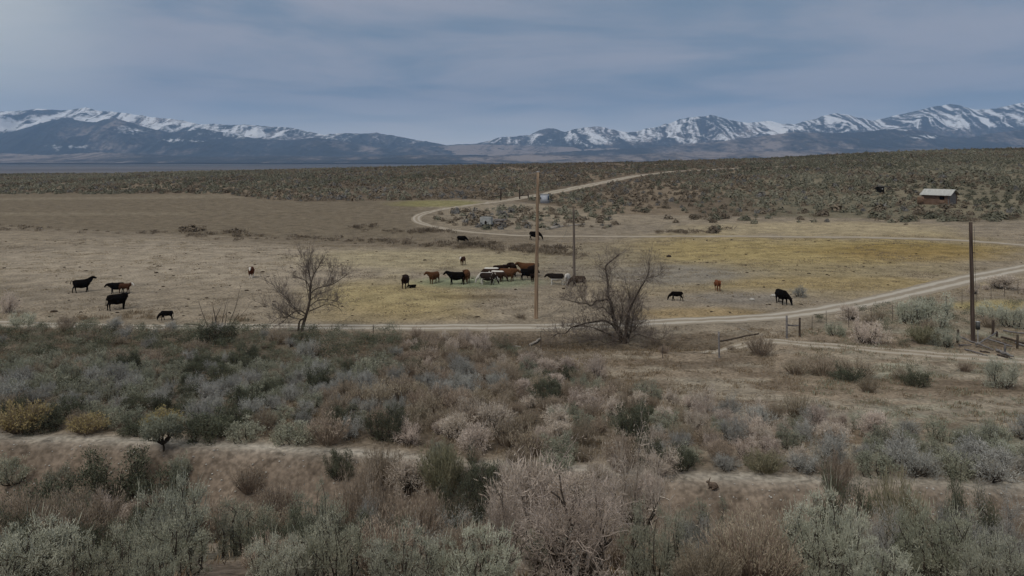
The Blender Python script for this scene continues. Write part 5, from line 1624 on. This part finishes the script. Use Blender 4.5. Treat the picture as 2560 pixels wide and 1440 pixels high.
# ------------------------------------------------------------------ cabin, sheds
def build_cabin():
    p = gp(2362, 511)
    o = link('log_cabin', None, None, (p.x, p.y + 2.0, p.z - 0.15), (0, 0, radians(-50))); o.scale = (0.86, 0.86, 0.86); tag(o, 'small weathered log cabin with a pale metal roof on the brushy far slope', 'cabin')
    LX, LY, hw = 5.6, 4.0, 2.45
    logm = noise_mat('cabin_log', (0.115, 0.072, 0.048), (0.26, 0.175, 0.125), 2.5, 5, stretch=(0.5, 3, 6), bump=0.5)
    greym = noise_mat('cabin_grey_log', (0.13, 0.12, 0.115), (0.25, 0.235, 0.225), 2.5, 5, stretch=(3, 0.5, 6), bump=0.5)
    dk = noise_mat('cabin_dark', (0.010, 0.008, 0.007), (0.022, 0.018, 0.015), 3, 2)
    roofm = noise_mat('cabin_roof', (0.36, 0.36, 0.335), (0.50, 0.50, 0.465), 1.5, 4, stretch=(5, 0.4, 1), rough=0.55, spec=0.3)
    n = 10; r = hw / n / 2
    def wall(axis, c, L, mat, ext, gaps=()):
        ls = []
        for i in range(n):
            z = r + i * 2 * r + (0.0 if axis == 'x' else r * 0.5)
            segs = [(-L / 2 - ext, L / 2 + ext)]
            for (g0, g1, z0, z1) in gaps:
                if z0 < z < z1:
                    segs = [(segs[0][0], g0), (g1, segs[0][1])]
            for a, b in segs:
                t = np.linspace(a, b, 7) 
                jit = np.array([rnd.uniform(-.012, .012) for _ in t])
                P = np.stack([t, c + jit, z + jit * 0.6], -1) if axis == 'x' else np.stack([c + jit, t, z + jit * .6], -1)
                ls.append((P, np.full(7, r * 1.08)))
        return link('wall', tube_mesh('wall', ls, [mat], 8), o)
    wall('x', -LY / 2, LX, logm, 0.22, ((0.85, 1.95, 0.0, 2.0),))
    wall('x', LY / 2, LX, logm, 0.22)
    wall('y', -LX / 2, LY, logm, 0.18)
    wall('y', LX / 2, LY, greym, 0.18)
    V, Q = boxes([(0, 0, 1.2, LX - 0.4, LY - 0.4, 2.3)])
    link('interior', mk_mesh('interior', V, [Q], [dk]), o)
    d = link('door', None, o)
    V, Q = boxes([(1.40 - 0.45 + i * 0.22, -LY / 2 - 0.02, 0.60, 0.20, 0.07, 1.15 + 0.04 * (i % 2)) for i in range(5)])
    link('planks', mk_mesh('planks', V, [Q], [logm]), d)
    V, Q = boxes([(0.80, -LY / 2 - 0.05, 1.05, 0.12, 0.12, 2.1), (2.00, -LY / 2 - 0.05, 1.05, 0.12, 0.12, 2.1), (1.40, -LY / 2 - 0.05, 2.13, 1.32, 0.12, 0.12)])
    link('frame', mk_mesh('frame', V, [Q], [logm]), d)
    # gables of upright boards
    rise = 0.95
    for sx, mt in ((-1, logm), (1, greym)):
        bs = []
        k = 13
        for i in range(k):
            y = -LY / 2 + LY * (i + 0.5) / k
            hh = rise * (1 - abs(y) / (LY / 2)) + 0.06
            bs.append((sx * LX / 2, y, hw + hh / 2, 0.08, LY / k * 0.93, hh))
        V, Q = boxes(bs); link('gable', mk_mesh('gable', V, [Q], [mt]), o)
    # roof: two corrugated slopes with a thickness and an overhang
    rf = link('roof', None, o)
    ov, oe = 0.75, 0.45
    run = LY / 2 + ov; sl = rise / (LY / 2)
    for sy in (-1, 1):
        m_ = 121
        xs = np.linspace(-LX / 2 - oe, LX / 2 + oe + 0.3, m_)
        cor = 0.022 * np.cos(np.arange(m_) * pi / 2)
        rows = []
        for (yy, zz) in ((0.0, hw + rise + 0.14), (sy * run, hw + rise + 0.14 - sl * run)):
            rows.append(np.stack([xs, np.full(m_, yy), zz + cor], -1))
        top = np.concatenate(rows); bot = top - np.array([0, 0, 0.05])
        V = np.concatenate([top, bot]); a = np.arange(m_ - 1)
        Q = [np.stack([a, a + 1, a + 1 + m_, a + m_], -1), np.stack([a, a + m_, a + 1 + m_, a + 1], -1) + 2 * m_,
             np.stack([a + m_, a + 1 + m_, a + 1 + 3 * m_, a + 3 * m_], -1)]
        link('roof_sheet', mk_mesh('roof_sheet', V, [np.concatenate(Q), np.array([[0, m_, 3 * m_, 2 * m_], [m_ - 1, 3 * m_ - 1, 4 * m_ - 1, 2 * m_ - 1]])], [roofm], False), rf)
    ls = []
    for i in range(9):
        x = -LX / 2 - 0.2 + i * (LX + 0.5) / 8
        for sy in (-1, 1):
            a = np.array([x, 0, hw + rise + 0.02]); b = np.array([x, sy * (run - 0.08), hw + rise + 0.02 - sl * (run - 0.08)])
            ls.append((np.linspace(a, b, 3), np.full(3, 0.05)))
    link('rafter', tube_mesh('rafter', ls, [logm], 6), rf)
    # broken fence boards on the left
    p2 = gp(2302, 511)
    q = link('plank_fence', None, None, p2); tag(q, 'short stretch of brown upright planks leaning against the cabin', 'fence')
    bs = [(-0.6 + i * 0.19, 0.05 * (i % 2), 0.75, 0.15, 0.05, 1.5 + 0.3 * ((i * 7) % 3) / 3) for i in range(7)]
    V, Q = boxes(bs); link('planks', mk_mesh('planks', V, [Q], [logm]), q)
    V, Q = boxes([(0, 0.10, 1.1, 1.5, 0.06, 0.12), (0, 0.10, 0.4, 1.5, 0.06, 0.12)]); link('rail', mk_mesh('rail', V, [Q], [logm]), q)
    # dark ruin up the slope
    p3 = gp(2200, 481)
    q = link('ruined_shed', None, None, p3, (0, 0, radians(12))); tag(q, 'low dark ruined shed in brush to the left of the cabin', 'shed')
    V, Q = boxes([(0, 0, 0.65, 1.3, 1.3, 1.3), (-0.5, -0.7, 0.55, 0.14, 0.1, 1.1), (0.5, -0.7, 0.6, 0.14, 0.1, 1.2)]); link('wall', mk_mesh('wall', V, [Q], [dk]), q)
    V, Q = boxes([(0.9, 0.1, 0, 4.2, 1.7, 0.10), (1.2, -0.6, 0.12, 3.0, 0.2, 0.08)])
    link('roof', mk_mesh('roof', V, [Q], [noise_mat('shed_roof', (0.06, 0.052, 0.05), (0.13, 0.12, 0.115), 4, 4)]), q, (-0.3, 0, 1.42), (0, 0.06, 0))
    V, Q = boxes([(0.15, -0.66, 0.8, 0.28, 0.05, 0.28)]); link('sign', mk_mesh('sign', V, [Q], [M['galv']]), q)
    P = np.array([[-1.6, 0, 0.1], [-0.9, -0.1, 0.7], [-0.5, -0.1, 1.25]])
    link('beam', tube_mesh('beam', [(P, np.full(3, 0.09))], [M['wood_dark']], 6), q)
    # pale boxy tank in the brush inside the bend
    white = noise_mat('chalky_paint', (0.26, 0.265, 0.255), (0.37, 0.375, 0.36), 2, 4, rough=0.7)
    bluew = noise_mat('bluish_paint', (0.36, 0.38, 0.42), (0.46, 0.48, 0.51), 2, 4, rough=0.6)
    p4 = gp(1216, 566)
    q = link('storage_box', None, None, p4, (0, 0, radians(-14))); tag(q, 'pale boxy container standing in the brush inside the bend of the track', 'container')
    bm = bmesh.new(); bmesh.ops.create_cube(bm, size=1)
    bmesh.ops.scale(bm, vec=(1.9, 1.2, 1.25), verts=bm.verts); bmesh.ops.bevel(bm, geom=bm.edges, offset=0.06, segments=2, affect='EDGES')
    bmesh.ops.translate(bm, vec=(0, 0, 0.95), verts=bm.verts)
    me = bpy.data.meshes.new('body'); bm.to_mesh(me); bm.free(); me.materials.append(white); link('body', me, q)
    V, Q = boxes([(0.05, -0.625, 0.62, 0.36, 0.05, 0.42), (0.05, -0.635, 0.9, 0.2, 0.05, 0.16)]); link('hatch', mk_mesh('hatch', V, [Q], [dk]), q)
    V, Q = boxes([(-0.8, -0.4, 0.2, 0.12, 0.12, 0.4), (0.8, -0.4, 0.2, 0.12, 0.12, 0.4), (-0.8, 0.4, 0.2, 0.12, 0.12, 0.4), (0.8, 0.4, 0.2, 0.12, 0.12, 0.4), (0, 0.45, 1.62, 1.9, 0.12, 0.1)]); link('frame', mk_mesh('frame', V, [Q], [M['wood_dark']]), q)
    p5 = gp(1250, 562)
    V, Q = boxes([(0, 0, 0.75, 2.3, 0.14, 0.5), (0.1, -0.3, 0.28, 2.1, 0.12, 0.28), (-0.9, 0, 0.3, 0.12, 0.2, 0.6), (0.9, 0, 0.3, 0.12, 0.2, 0.6)])
    tag(link('board_rack', mk_mesh('board_rack', V, [Q], [M['wood_grey']]), None, p5, (0, 0, radians(8))), 'grey boards standing just right of the pale boxy container', 'boards')
    # bluish white box shed behind the tallest pole
    p6 = gp(1362, 508)
    q = link('utility_shed', None, None, p6, (0, 0, radians(-25))); tag(q, 'pale bluish box shaped shed by the far track behind the tallest pole', 'shed')
    V, Q = boxes([(0, 0, 1.0, 1.7, 1.2, 2.0)]); link('body', mk_mesh('body', V, [Q], [bluew]), q)
    V, Q = boxes([(0, 0, 2.05, 1.9, 1.4, 0.10)]); link('roof', mk_mesh('roof', V, [Q], [M['galv']]), q)
    V, Q = boxes([(-0.75, -0.63, 1.15, 0.18, 0.05, 0.45), (0.88, 0.05, 1.2, 0.05, 0.8, 0.9)]); link('wall_panel', mk_mesh('wall_panel', V, [Q], [noise_mat('dark_panel', (0.03, 0.05, 0.09), (0.06, 0.09, 0.14), 3, 2, rough=0.3)]), q)  # dark panels set on the front and the right side
build_cabin()

# ------------------------------------------------------------------ cattle
def loft(stations, k=14):
    """closed loft: list of (centre, tangent-free ellipse) rings: (x, y, z, half width across, half height, dirx, dirz)"""
    rings = []
    a = np.linspace(0, 2 * pi, k, endpoint=False)
    for (x, y, z, hw, hh, dx_, dz_) in stations:
        d = np.array([dx_, 0.0, dz_], float); d /= np.linalg.norm(d)
        up = np.array([-d[2], 0, d[0]]); si = np.array([0, 1, 0])
        rings.append(np.array([x, y, z]) + np.cos(a)[:, None] * si * hw + np.sin(a)[:, None] * up * hh)
    V = np.vstack(rings); n = len(rings)
    Q = np.concatenate([np.stack([i * k + np.arange(k), i * k + (np.arange(k) + 1) % k, (i + 1) * k + (np.arange(k) + 1) % k, (i + 1) * k + np.arange(k)], -1) for i in range(n - 1)])
    T = np.concatenate([np.stack([np.full(k - 2, b), b + np.arange(1, k - 1), b + np.arange(2, k)], -1) for b in (0, (n - 1) * k)])
    return V, Q, T

def remeshed(name, pieces, voxel, smooth_it=4):
    bm = bmesh.new()
    for V, Q, T in pieces:
        vs = [bm.verts.new(v) for v in V]
        for f in list(Q) + list(T):
            try: bm.faces.new([vs[i] for i in f])
            except ValueError: pass
    bmesh.ops.recalc_face_normals(bm, faces=bm.faces)
    me = bpy.data.meshes.new(name); bm.to_mesh(me); bm.free()
    o = bpy.data.objects.new(name, me); COL.objects.link(o)
    r = o.modifiers.new('r', 'REMESH'); r.mode = 'VOXEL'; r.voxel_size = voxel
    s = o.modifiers.new('s', 'SMOOTH'); s.iterations = smooth_it; s.factor = 0.5
    dg = bpy.context.evaluated_depsgraph_get()
    out = bpy.data.meshes.new_from_object(o.evaluated_get(dg), depsgraph=dg)
    out.name = name
    bpy.data.objects.remove(o); bpy.data.meshes.remove(me)
    for p in out.polygons: p.use_smooth = True
    return out

def cow_mesh(name, head='up', stance=0.0, calf=False, turn=0.0, lying=False, tail=0.0):
    S = 1.0
    bw = 0.82 if calf else 1.0
    dz = -0.52 if lying else 0.0
    bs = [(-0.84, 1.12, 0.09, 0.12), (-0.78, 1.07, 0.21, 0.25), (-0.62, 1.01, 0.29, 0.36), (-0.35, 0.95, 0.34, 0.42), (-0.05, 0.91, 0.37, 0.46), (0.25, 0.92, 0.34, 0.45), (0.5, 0.97, 0.29, 0.42), (0.70, 1.02, 0.21, 0.34), (0.82, 1.06, 0.10, 0.18)]
    pc = []
    st = []
    for x, z, hw, hh in bs:
        top = z + hh
        hh2 = hh * (0.80 if calf else 1.0)
        st.append((x, 0, top - hh2 + dz, hw * bw, hh2, 1, 0))
    pc.append(loft(st, 18))
    c, s = cos(turn), sin(turn)
    if head == 'up': poll, muz = (1.10, 1.40), (1.40, 1.10)
    elif head == 'high': poll, muz = (1.06, 1.54), (1.42, 1.40)
    elif head == 'level': poll, muz = (1.14, 1.22), (1.42, 0.92)
    else: poll, muz = (1.16, 0.66), (1.30, 0.16)
    poll = (poll[0], poll[1] + dz * 0.85); muz = (muz[0], muz[1] + dz * 0.85)
    nb = (0.58, 1.10 + dz)
    d = np.array([poll[0] - nb[0], poll[1] - nb[1]])
    neck = loft([(nb[0] - 0.12, 0, nb[1], 0.19 * bw, 0.34 * (0.85 if calf else 1), d[0], d[1]), (nb[0] + d[0] * 0.35, 0, nb[1] + d[1] * 0.35 - 0.02, 0.16 * bw, 0.28 * (0.85 if calf else 1), d[0], d[1]), (nb[0] + d[0] * 0.75, 0, nb[1] + d[1] * 0.75, 0.125, 0.20, d[0], d[1]), (poll[0], 0, poll[1], 0.10, 0.13, d[0], d[1])])
    h = np.array([muz[0] - poll[0], muz[1] - poll[1]]); hl = np.linalg.norm(h); h /= hl
    k = 1.0
    hs = []
    for t, hw, hh in ((-0.22, 0.06, 0.06), (-0.1, 0.105, 0.11), (0.15, 0.125, 0.135), (0.45, 0.105, 0.12), (0.75, 0.078, 0.088), (0.95, 0.080, 0.082), (1.04, 0.055, 0.055)):
        hs.append((poll[0] + h[0] * hl * t, 0, poll[1] + h[1] * hl * t - 0.01, hw * k, hh * k, h[0], h[1]))
    hd = loft(hs)
    ears = []
    upv = np.array([-h[1], h[0]])
    for sy in (-1, 1):
        b0 = np.array([poll[0] + upv[0] * 0.02, sy * 0.08, poll[1] + upv[1] * 0.03]); e0 = b0 + np.array([-0.06 * h[0], sy * 0.24, 0.02])
        V, Q, T = tubes([(np.linspace(b0, e0, 4), np.array([0.035, 0.055, 0.05, 0.022]))], 8)
        ears.append((V, Q, T))
    def rot(V):
        V = V.copy(); q = np.array([nb[0], 0])
        w = np.clip((V[:, 0] - nb[0]) / 0.5, 0, 1)
        a = turn * w
        x = V[:, 0] - nb[0]; y = V[:, 1].copy()
        V[:, 0] = nb[0] + x * np.cos(a) - y * np.sin(a); V[:, 1] = x * np.sin(a) + y * np.cos(a)
        return V
    for V, Q, T in [neck, hd] + ears: pc.append((rot(V), Q, T))
    if not lying:
        f = stance
        for sy in (-1, 1):
            o1 = f * 0.16 * sy; o2 = -f * 0.20 * sy
            y = 0.165 * sy * bw
            pc.append(tubes([(np.array([[0.55, y, 0.98], [0.52, y * 1.05, 0.72], [0.53 + o1 * .6, y, 0.40], [0.51 + o1, y, 0.14], [0.53 + o1, y, 0.02], [0.55 + o1, y, 0.0]]), np.array([0.15, 0.115, 0.068, 0.05, 0.062, 0.060]))], 12))
            pc.append(tubes([(np.array([[-0.60, y, 1.02], [-0.54, y * 1.1, 0.78], [-0.70 + o2 * .5, y * 1.05, 0.50], [-0.69 + o2, y, 0.15], [-0.66 + o2, y, 0.02], [-0.64 + o2, y, 0.0]]), np.array([0.20, 0.155, 0.068, 0.05, 0.062, 0.060]))], 12))
        if not calf:
            pc.append(loft([(-0.50, 0, 0.62, 0.05, 0.05, 1, 0), (-0.42, 0, 0.60, 0.13, 0.09, 1, 0), (-0.28, 0, 0.60, 0.11, 0.07, 1, 0), (-0.2, 0, 0.62, 0.04, 0.04, 1, 0)]))
    else:
        for sy in (-1, 1):
            pc.append(tubes([(np.array([[0.52, 0.2 * sy, 0.42], [0.72, 0.26 * sy, 0.12], [0.50, 0.28 * sy, 0.06], [0.40, 0.26 * sy, 0.05]]), np.array([0.14, 0.09, 0.06, 0.05]))], 10))
            pc.append(tubes([(np.array([[-0.58, 0.22 * sy, 0.42], [-0.30, 0.32 * sy, 0.22], [-0.60, 0.36 * sy, 0.07], [-0.30, 0.38 * sy, 0.05]]), np.array([0.19, 0.14, 0.06, 0.05]))], 10))
    # tail
    zt = 1.20 + dz
    if tail: P = np.array([[-0.78, 0, zt], [-0.92, 0, zt + 0.16], [-1.02, 0.03, zt + 0.02], [-1.05, 0.05, zt - 0.25]])
    else: P = np.array([[-0.78, 0, zt], [-0.88, 0, zt - 0.12], [-0.90, 0.02, zt - 0.5 + (0.25 if lying else 0)], [-0.89, 0.02, zt - 0.74 + (0.45 if lying else 0)]])
    pc.append(tubes([(P, np.array([0.045, 0.034, 0.032, 0.042]))], 8))
    me = remeshed(name, pc, 0.026)
    n = len(me.vertices); co = np.empty(n * 3, np.float32); me.vertices.foreach_get('co', co); co = co.reshape(-1, 3)
    if calf and not lying:
        pass
    # where the head and lower legs are, for the markings
    a3 = np.array([poll[0], 0, poll[1]]); b3 = np.array([muz[0], 0, muz[1]])
    ab = rot(np.vstack([a3 + (b3 - a3) * 0.05, b3 + (b3 - a3) * 0.1]))
    v = ab[1] - ab[0]; t = np.clip(((co - ab[0]) @ v) / (v @ v), 0, 1)
    dist = np.linalg.norm(co - (ab[0] + t[:, None] * v), axis=1)
    face = smooth(0.20, 0.13, dist)
    at = me.attributes.new('face', 'FLOAT', 'POINT'); at.data.foreach_set('value', face.astype(np.float32))
    leg = smooth(0.44, 0.30, co[:, 2]) if not lying else np.zeros(n)
    at = me.attributes.new('leg', 'FLOAT', 'POINT'); at.data.foreach_set('value', leg.astype(np.float32))
    return me

def cow_mat(name, coat, coat2, white_face=False, white_leg=False, patch=0.0, patchcol=(0.58, 0.55, 0.49), pscale=1.1, seed=0, darkface=False, topline=False, belly=False):
    m, nt, p = new_mat(name)
    p.inputs['Roughness'].default_value = 0.85; p.inputs['Specular IOR Level'].default_value = 0.04
    t = nt.nodes.new('ShaderNodeTexCoord')
    n = nt.nodes.new('ShaderNodeTexNoise'); n.inputs['Scale'].default_value = 5; n.inputs['Detail'].default_value = 4
    nt.links.new(t.outputs['Object'], n.inputs['Vector'])
    mx = nt.nodes.new('ShaderNodeMix'); mx.data_type = 'RGBA'
    nt.links.new(n.outputs['Fac'], mx.inputs[0]); mx.inputs[6].default_value = c4(coat); mx.inputs[7].default_value = c4(coat2)
    col = mx.outputs[2]
    def over(fac, c):
        nonlocal col
        q = nt.nodes.new('ShaderNodeMix'); q.data_type = 'RGBA'
        nt.links.new(fac, q.inputs[0]); nt.links.new(col, q.inputs[6]); q.inputs[7].default_value = c4(c)
        col = q.outputs[2]
    def rng(sock, a, b):
        r = nt.nodes.new('ShaderNodeMapRange'); r.inputs[1].default_value = a; r.inputs[2].default_value = b
        nt.links.new(sock, r.inputs[0]); return r.outputs[0]
    sp = nt.nodes.new('ShaderNodeSeparateXYZ'); nt.links.new(t.outputs['Object'], sp.inputs[0])
    if patch:
        mp = nt.nodes.new('ShaderNodeMapping'); mp.inputs['Location'].default_value = (seed * 3.7, seed * 1.3, seed * 2.1)
        nt.links.new(t.outputs['Object'], mp.inputs[0])
        q = nt.nodes.new('ShaderNodeTexNoise'); q.inputs['Scale'].default_value = pscale; q.inputs['Detail'].default_value = 2
        nt.links.new(mp.outputs[0], q.inputs['Vector'])
        over(rng(q.outputs['Fac'], patch - 0.02, patch + 0.02), patchcol)
    if topline: over(rng(sp.outputs[2], 1.22, 1.27), patchcol)
    if belly: over(rng(sp.outputs[2], 0.82, 0.74), patchcol)
    for flag, nm in ((white_face or darkface, 'face'), (white_leg, 'leg')):
        if flag:
            at = nt.nodes.new('ShaderNodeAttribute'); at.attribute_name = nm
            over(rng(at.outputs['Fac'], 0.4, 0.6), (0.02, 0.016, 0.013) if (darkface and nm == 'face') else (0.62, 0.58, 0.52))
    nt.links.new(col, p.inputs['Base Color'])
    return m

def build_cattle():
    mb = cow_mat('coat_black', (0.0030, 0.0024, 0.0022), (0.0065, 0.0052, 0.0046))
    mdb = cow_mat('coat_dark_brown', (0.009, 0.005, 0.004), (0.022, 0.012, 0.009))
    mbr = cow_mat('coat_brown', (0.060, 0.027, 0.013), (0.120, 0.057, 0.028))
    mre = cow_mat('coat_red', (0.120, 0.042, 0.020), (0.190, 0.075, 0.036))
    mhe = cow_mat('coat_red_white_face', (0.055, 0.020, 0.011), (0.095, 0.036, 0.018), white_face=True, white_leg=True)
    mhb = cow_mat('coat_brown_white_face', (0.040, 0.018, 0.011), (0.070, 0.032, 0.018), white_face=True)
    mwh = cow_mat('coat_white', (0.46, 0.43, 0.385), (0.60, 0.57, 0.52), patch=0.66, patchcol=(0.02, 0.016, 0.013), pscale=1.6, seed=2)
    mpi = cow_mat('coat_pinto', (0.016, 0.011, 0.009), (0.032, 0.021, 0.016), patch=0.60, seed=4)
    mtop = cow_mat('coat_white_back', (0.030, 0.018, 0.013), (0.055, 0.032, 0.022), topline=True, patch=0.62, seed=6)
    mbel = cow_mat('coat_white_belly', (0.010, 0.008, 0.007), (0.022, 0.016, 0.013), belly=True, patch=0.64, seed=8)
    mbri = cow_mat('coat_brindle', (0.020, 0.014, 0.011), (0.075, 0.052, 0.038), patch=0.64, seed=9, patchcol=(0.20, 0.15, 0.11), pscale=3)
    base = {}
    def get(key):
        if key not in base:
            kw = dict(stand=dict(head='up', stance=0.4), alert=dict(head='high', stance=0.7, tail=1), level=dict(head='level', stance=0.5), graze=dict(head='down', stance=0.8), graze_turn=dict(head='down', stance=0.5, turn=0.5),
                      look=dict(head='up', stance=0.3, turn=-1.0), back=dict(head='level', stance=0.2, turn=0.9), calf=dict(head='up', stance=0.5, calf=True), calf_graze=dict(head='down', stance=0.9, calf=True), lying=dict(head='level', calf=True, lying=True))[key]
            base[key] = cow_mesh('cow_' + key, **kw)
        return base[key]
    cache = {}
    def cow(name, pose, mat, px, feet, ht, ang, label, cat='cow', base_h=1.38, group=None):
        """px, feet: where the feet stand in the photograph; ht: its height there; ang: which way it faces (0 right, 90 away, 180 left, 270 to the camera)"""
        key = (pose, mat.name)
        if key not in cache:
            me = get(pose).copy(); me.materials.clear(); me.materials.append(mat); me.name = name; cache[key] = me
        p = gp(px, feet)
        s = (ht / F * p.y) / base_h
        o = link(name, cache[key], None, (p.x, p.y, p.z - 0.02), (0, 0, radians(ang) - math.atan2(p.x, p.y)), (s, s, s))
        tag(o, label, cat, group)
        return o
    A = 1.38      # height of the back
    cow('cow', 'alert', mb, 204, 731, 33, 12, 'black cow at the left end of the herd with raised head facing right')
    cow('cow', 'level', mb, 292, 733, 27, 182, 'black cow facing left directly behind another black cow')
    cow('calf', 'calf', mhb, 311, 733, 25, 330, 'brown calf half hidden behind the black cow that faces left', 'calf')
    cow('cow', 'back', mb, 293, 774, 40, 20, 'black cow turned away, nearest the camera on the left of the pasture')
    cow('calf', 'calf_graze', mb, 417, 801, 25, 160, 'black calf grazing alone left of the dead stems', 'calf')
    cow('cow', 'stand', mhe, 628, 694, 27, 262, 'red brown cow with a white face looking at the camera, left of the slender tree')
    cow('cow', 'back', mdb, 1014, 719, 31, 75, 'dark brown cow seen from behind, beside the calf that lies down')
    cow('calf', 'lying', mb, 1032, 720, 9, 200, 'black calf lying on the grass', 'calf', 0.86)
    cow('cow', 'look', mbr, 1085, 709, 30, 235, 'brown cow standing alone left of the black cow that faces left')
    cow('cow', 'stand', mb, 1141, 711, 32, 180, 'black cow side on facing left at the left end of the bunched herd')
    cow('cow', 'back', mbr, 1167, 708, 32, 80, 'brown cow seen end on behind the rump of the black cow')
    cow('calf', 'calf', mhb, 1157, 662, 21, 250, 'small brown calf with white face standing alone beyond the herd', 'calf', 1.4)
    cow('cow', 'graze', mwh, 1216, 709, 29, 185, 'white cow grazing to the left behind a dark cow')
    cow('cow', 'graze_turn', mpi, 1219, 712, 31, 350, 'dark cow with white marks grazing in front of the white cow')
    cow('cow', 'graze', mtop, 1228, 699, 31, 180, 'dark cow with a white back, hindmost at the left of the bunch')
    cow('cow', 'graze', mtop, 1244, 704, 28, 345, 'dark cow with a white back grazing beside the brown cow')
    cow('cow', 'level', mbr, 1268, 703, 33, 350, 'brown cow side on with lowered head in the middle of the bunch')
    cow('cow', 'level', mdb, 1250, 692, 30, 20, 'dark cow of which only head and back rise above the bunch')
    cow('cow', 'back', mdb, 1283, 690, 32, 95, 'dark brown cow seen end on behind the brown one')
    cow('cow', 'stand', mbr, 1319, 690, 33, 185, 'brown cow standing behind a black one near the tallest pole')
    cow('cow', 'level', mb, 1319, 700, 29, 355, 'black cow side on in front of the brown one near the tallest pole')
    cow('cow', 'stand', mdb, 1331, 694, 31, 60, 'dark cow partly behind the tallest pole')
    cow('calf', 'calf', mdb, 1333, 704, 20, 250, 'dark calf at the foot of the tallest pole', 'calf')
    cow('cow', 'level', mbel, 1391, 712, 29, 180, 'black cow with white belly facing left between the two middle poles')
    cow('cow', 'stand', mwh, 1418, 712, 28, 262, 'white cow with dark patches facing the camera beside the shorter pole')
    cow('cow', 'graze', mbri, 1446, 717, 28, 178, 'brindle cow grazing behind the limbs of the gnarled tree')
    cow('calf', 'calf_graze', mb, 1692, 752, 24, 185, 'black calf with lowered head to the right of the gnarled tree', 'calf')
    cow('calf', 'calf', mre, 1794, 727, 27, 285, 'rust red calf standing on the yellow pasture', 'calf')
    cow('cow', 'graze_turn', mb, 1954, 760, 37, 300, 'black cow grazing near the road on the right, next to a grey bush')
    cow('cow', 'graze', mb, 1154, 607, 18, 355, 'black cow grazing in weeds beyond the herd, left of the tallest pole')
    cow('cow', 'graze', mb, 1337, 600, 22, 345, 'black cow grazing on the far track behind the tallest pole')
build_cattle()

# ------------------------------------------------------------------ rabbit
def build_rabbit():
    p = gp(1781, 1223)
    body = loft([(-0.20, 0, 0.10, 0.03, 0.04, 1, 0.2), (-0.16, 0, 0.12, 0.085, 0.10, 1, 0.2), (-0.06, 0, 0.145, 0.10, 0.13, 1, 0.35), (0.04, 0, 0.155, 0.085, 0.11, 1, 0.5), (0.11, 0, 0.19, 0.06, 0.075, 1, 0.9), (0.14, 0, 0.23, 0.045, 0.05, 1, 1)])
    head = loft([(0.10, 0, 0.245, 0.03, 0.035, 1, -0.2), (0.13, 0, 0.25, 0.046, 0.052, 1, -0.2), (0.18, 0, 0.245, 0.044, 0.048, 1, -0.3), (0.225, 0, 0.232, 0.026, 0.030, 1, -0.3), (0.24, 0, 0.226, 0.012, 0.014, 1, -0.3)])
    pc = [body, head]
    for sy in (-1, 1):
        pc.append(tubes([(np.array([[0.125, 0.02 * sy, 0.28], [0.10, 0.035 * sy, 0.35], [0.075, 0.045 * sy, 0.42]]), np.array([0.016, 0.022, 0.010]))], 8))
        pc.append(tubes([(np.array([[0.08, 0.045 * sy, 0.14], [0.11, 0.045 * sy, 0.06], [0.15, 0.045 * sy, 0.012]]), np.array([0.035, 0.022, 0.018]))], 8))
        pc.append(tubes([(np.array([[-0.10, 0.075 * sy, 0.12], [-0.05, 0.085 * sy, 0.05], [0.03, 0.085 * sy, 0.015]]), np.array([0.065, 0.045, 0.020]))], 8))
    s_ = loft([(-0.24, 0, 0.10, 0.02, 0.02, 1, 0), (-0.21, 0, 0.105, 0.035, 0.035, 1, 0), (-0.18, 0, 0.11, 0.02, 0.02, 1, 0)])
    pc.append(s_)
    me = remeshed('rabbit', pc, 0.008, 3)
    me.materials.append(noise_mat('rabbit_fur', (0.085, 0.062, 0.045), (0.165, 0.125, 0.095), 14, 4))
    o = link('rabbit', me, None, (p.x, p.y, p.z), (0, 0, radians(160)), (0.85, 0.85, 0.85))
    tag(o, 'small brown rabbit with upright ears sitting on the bare right bank', 'rabbit')
build_rabbit()
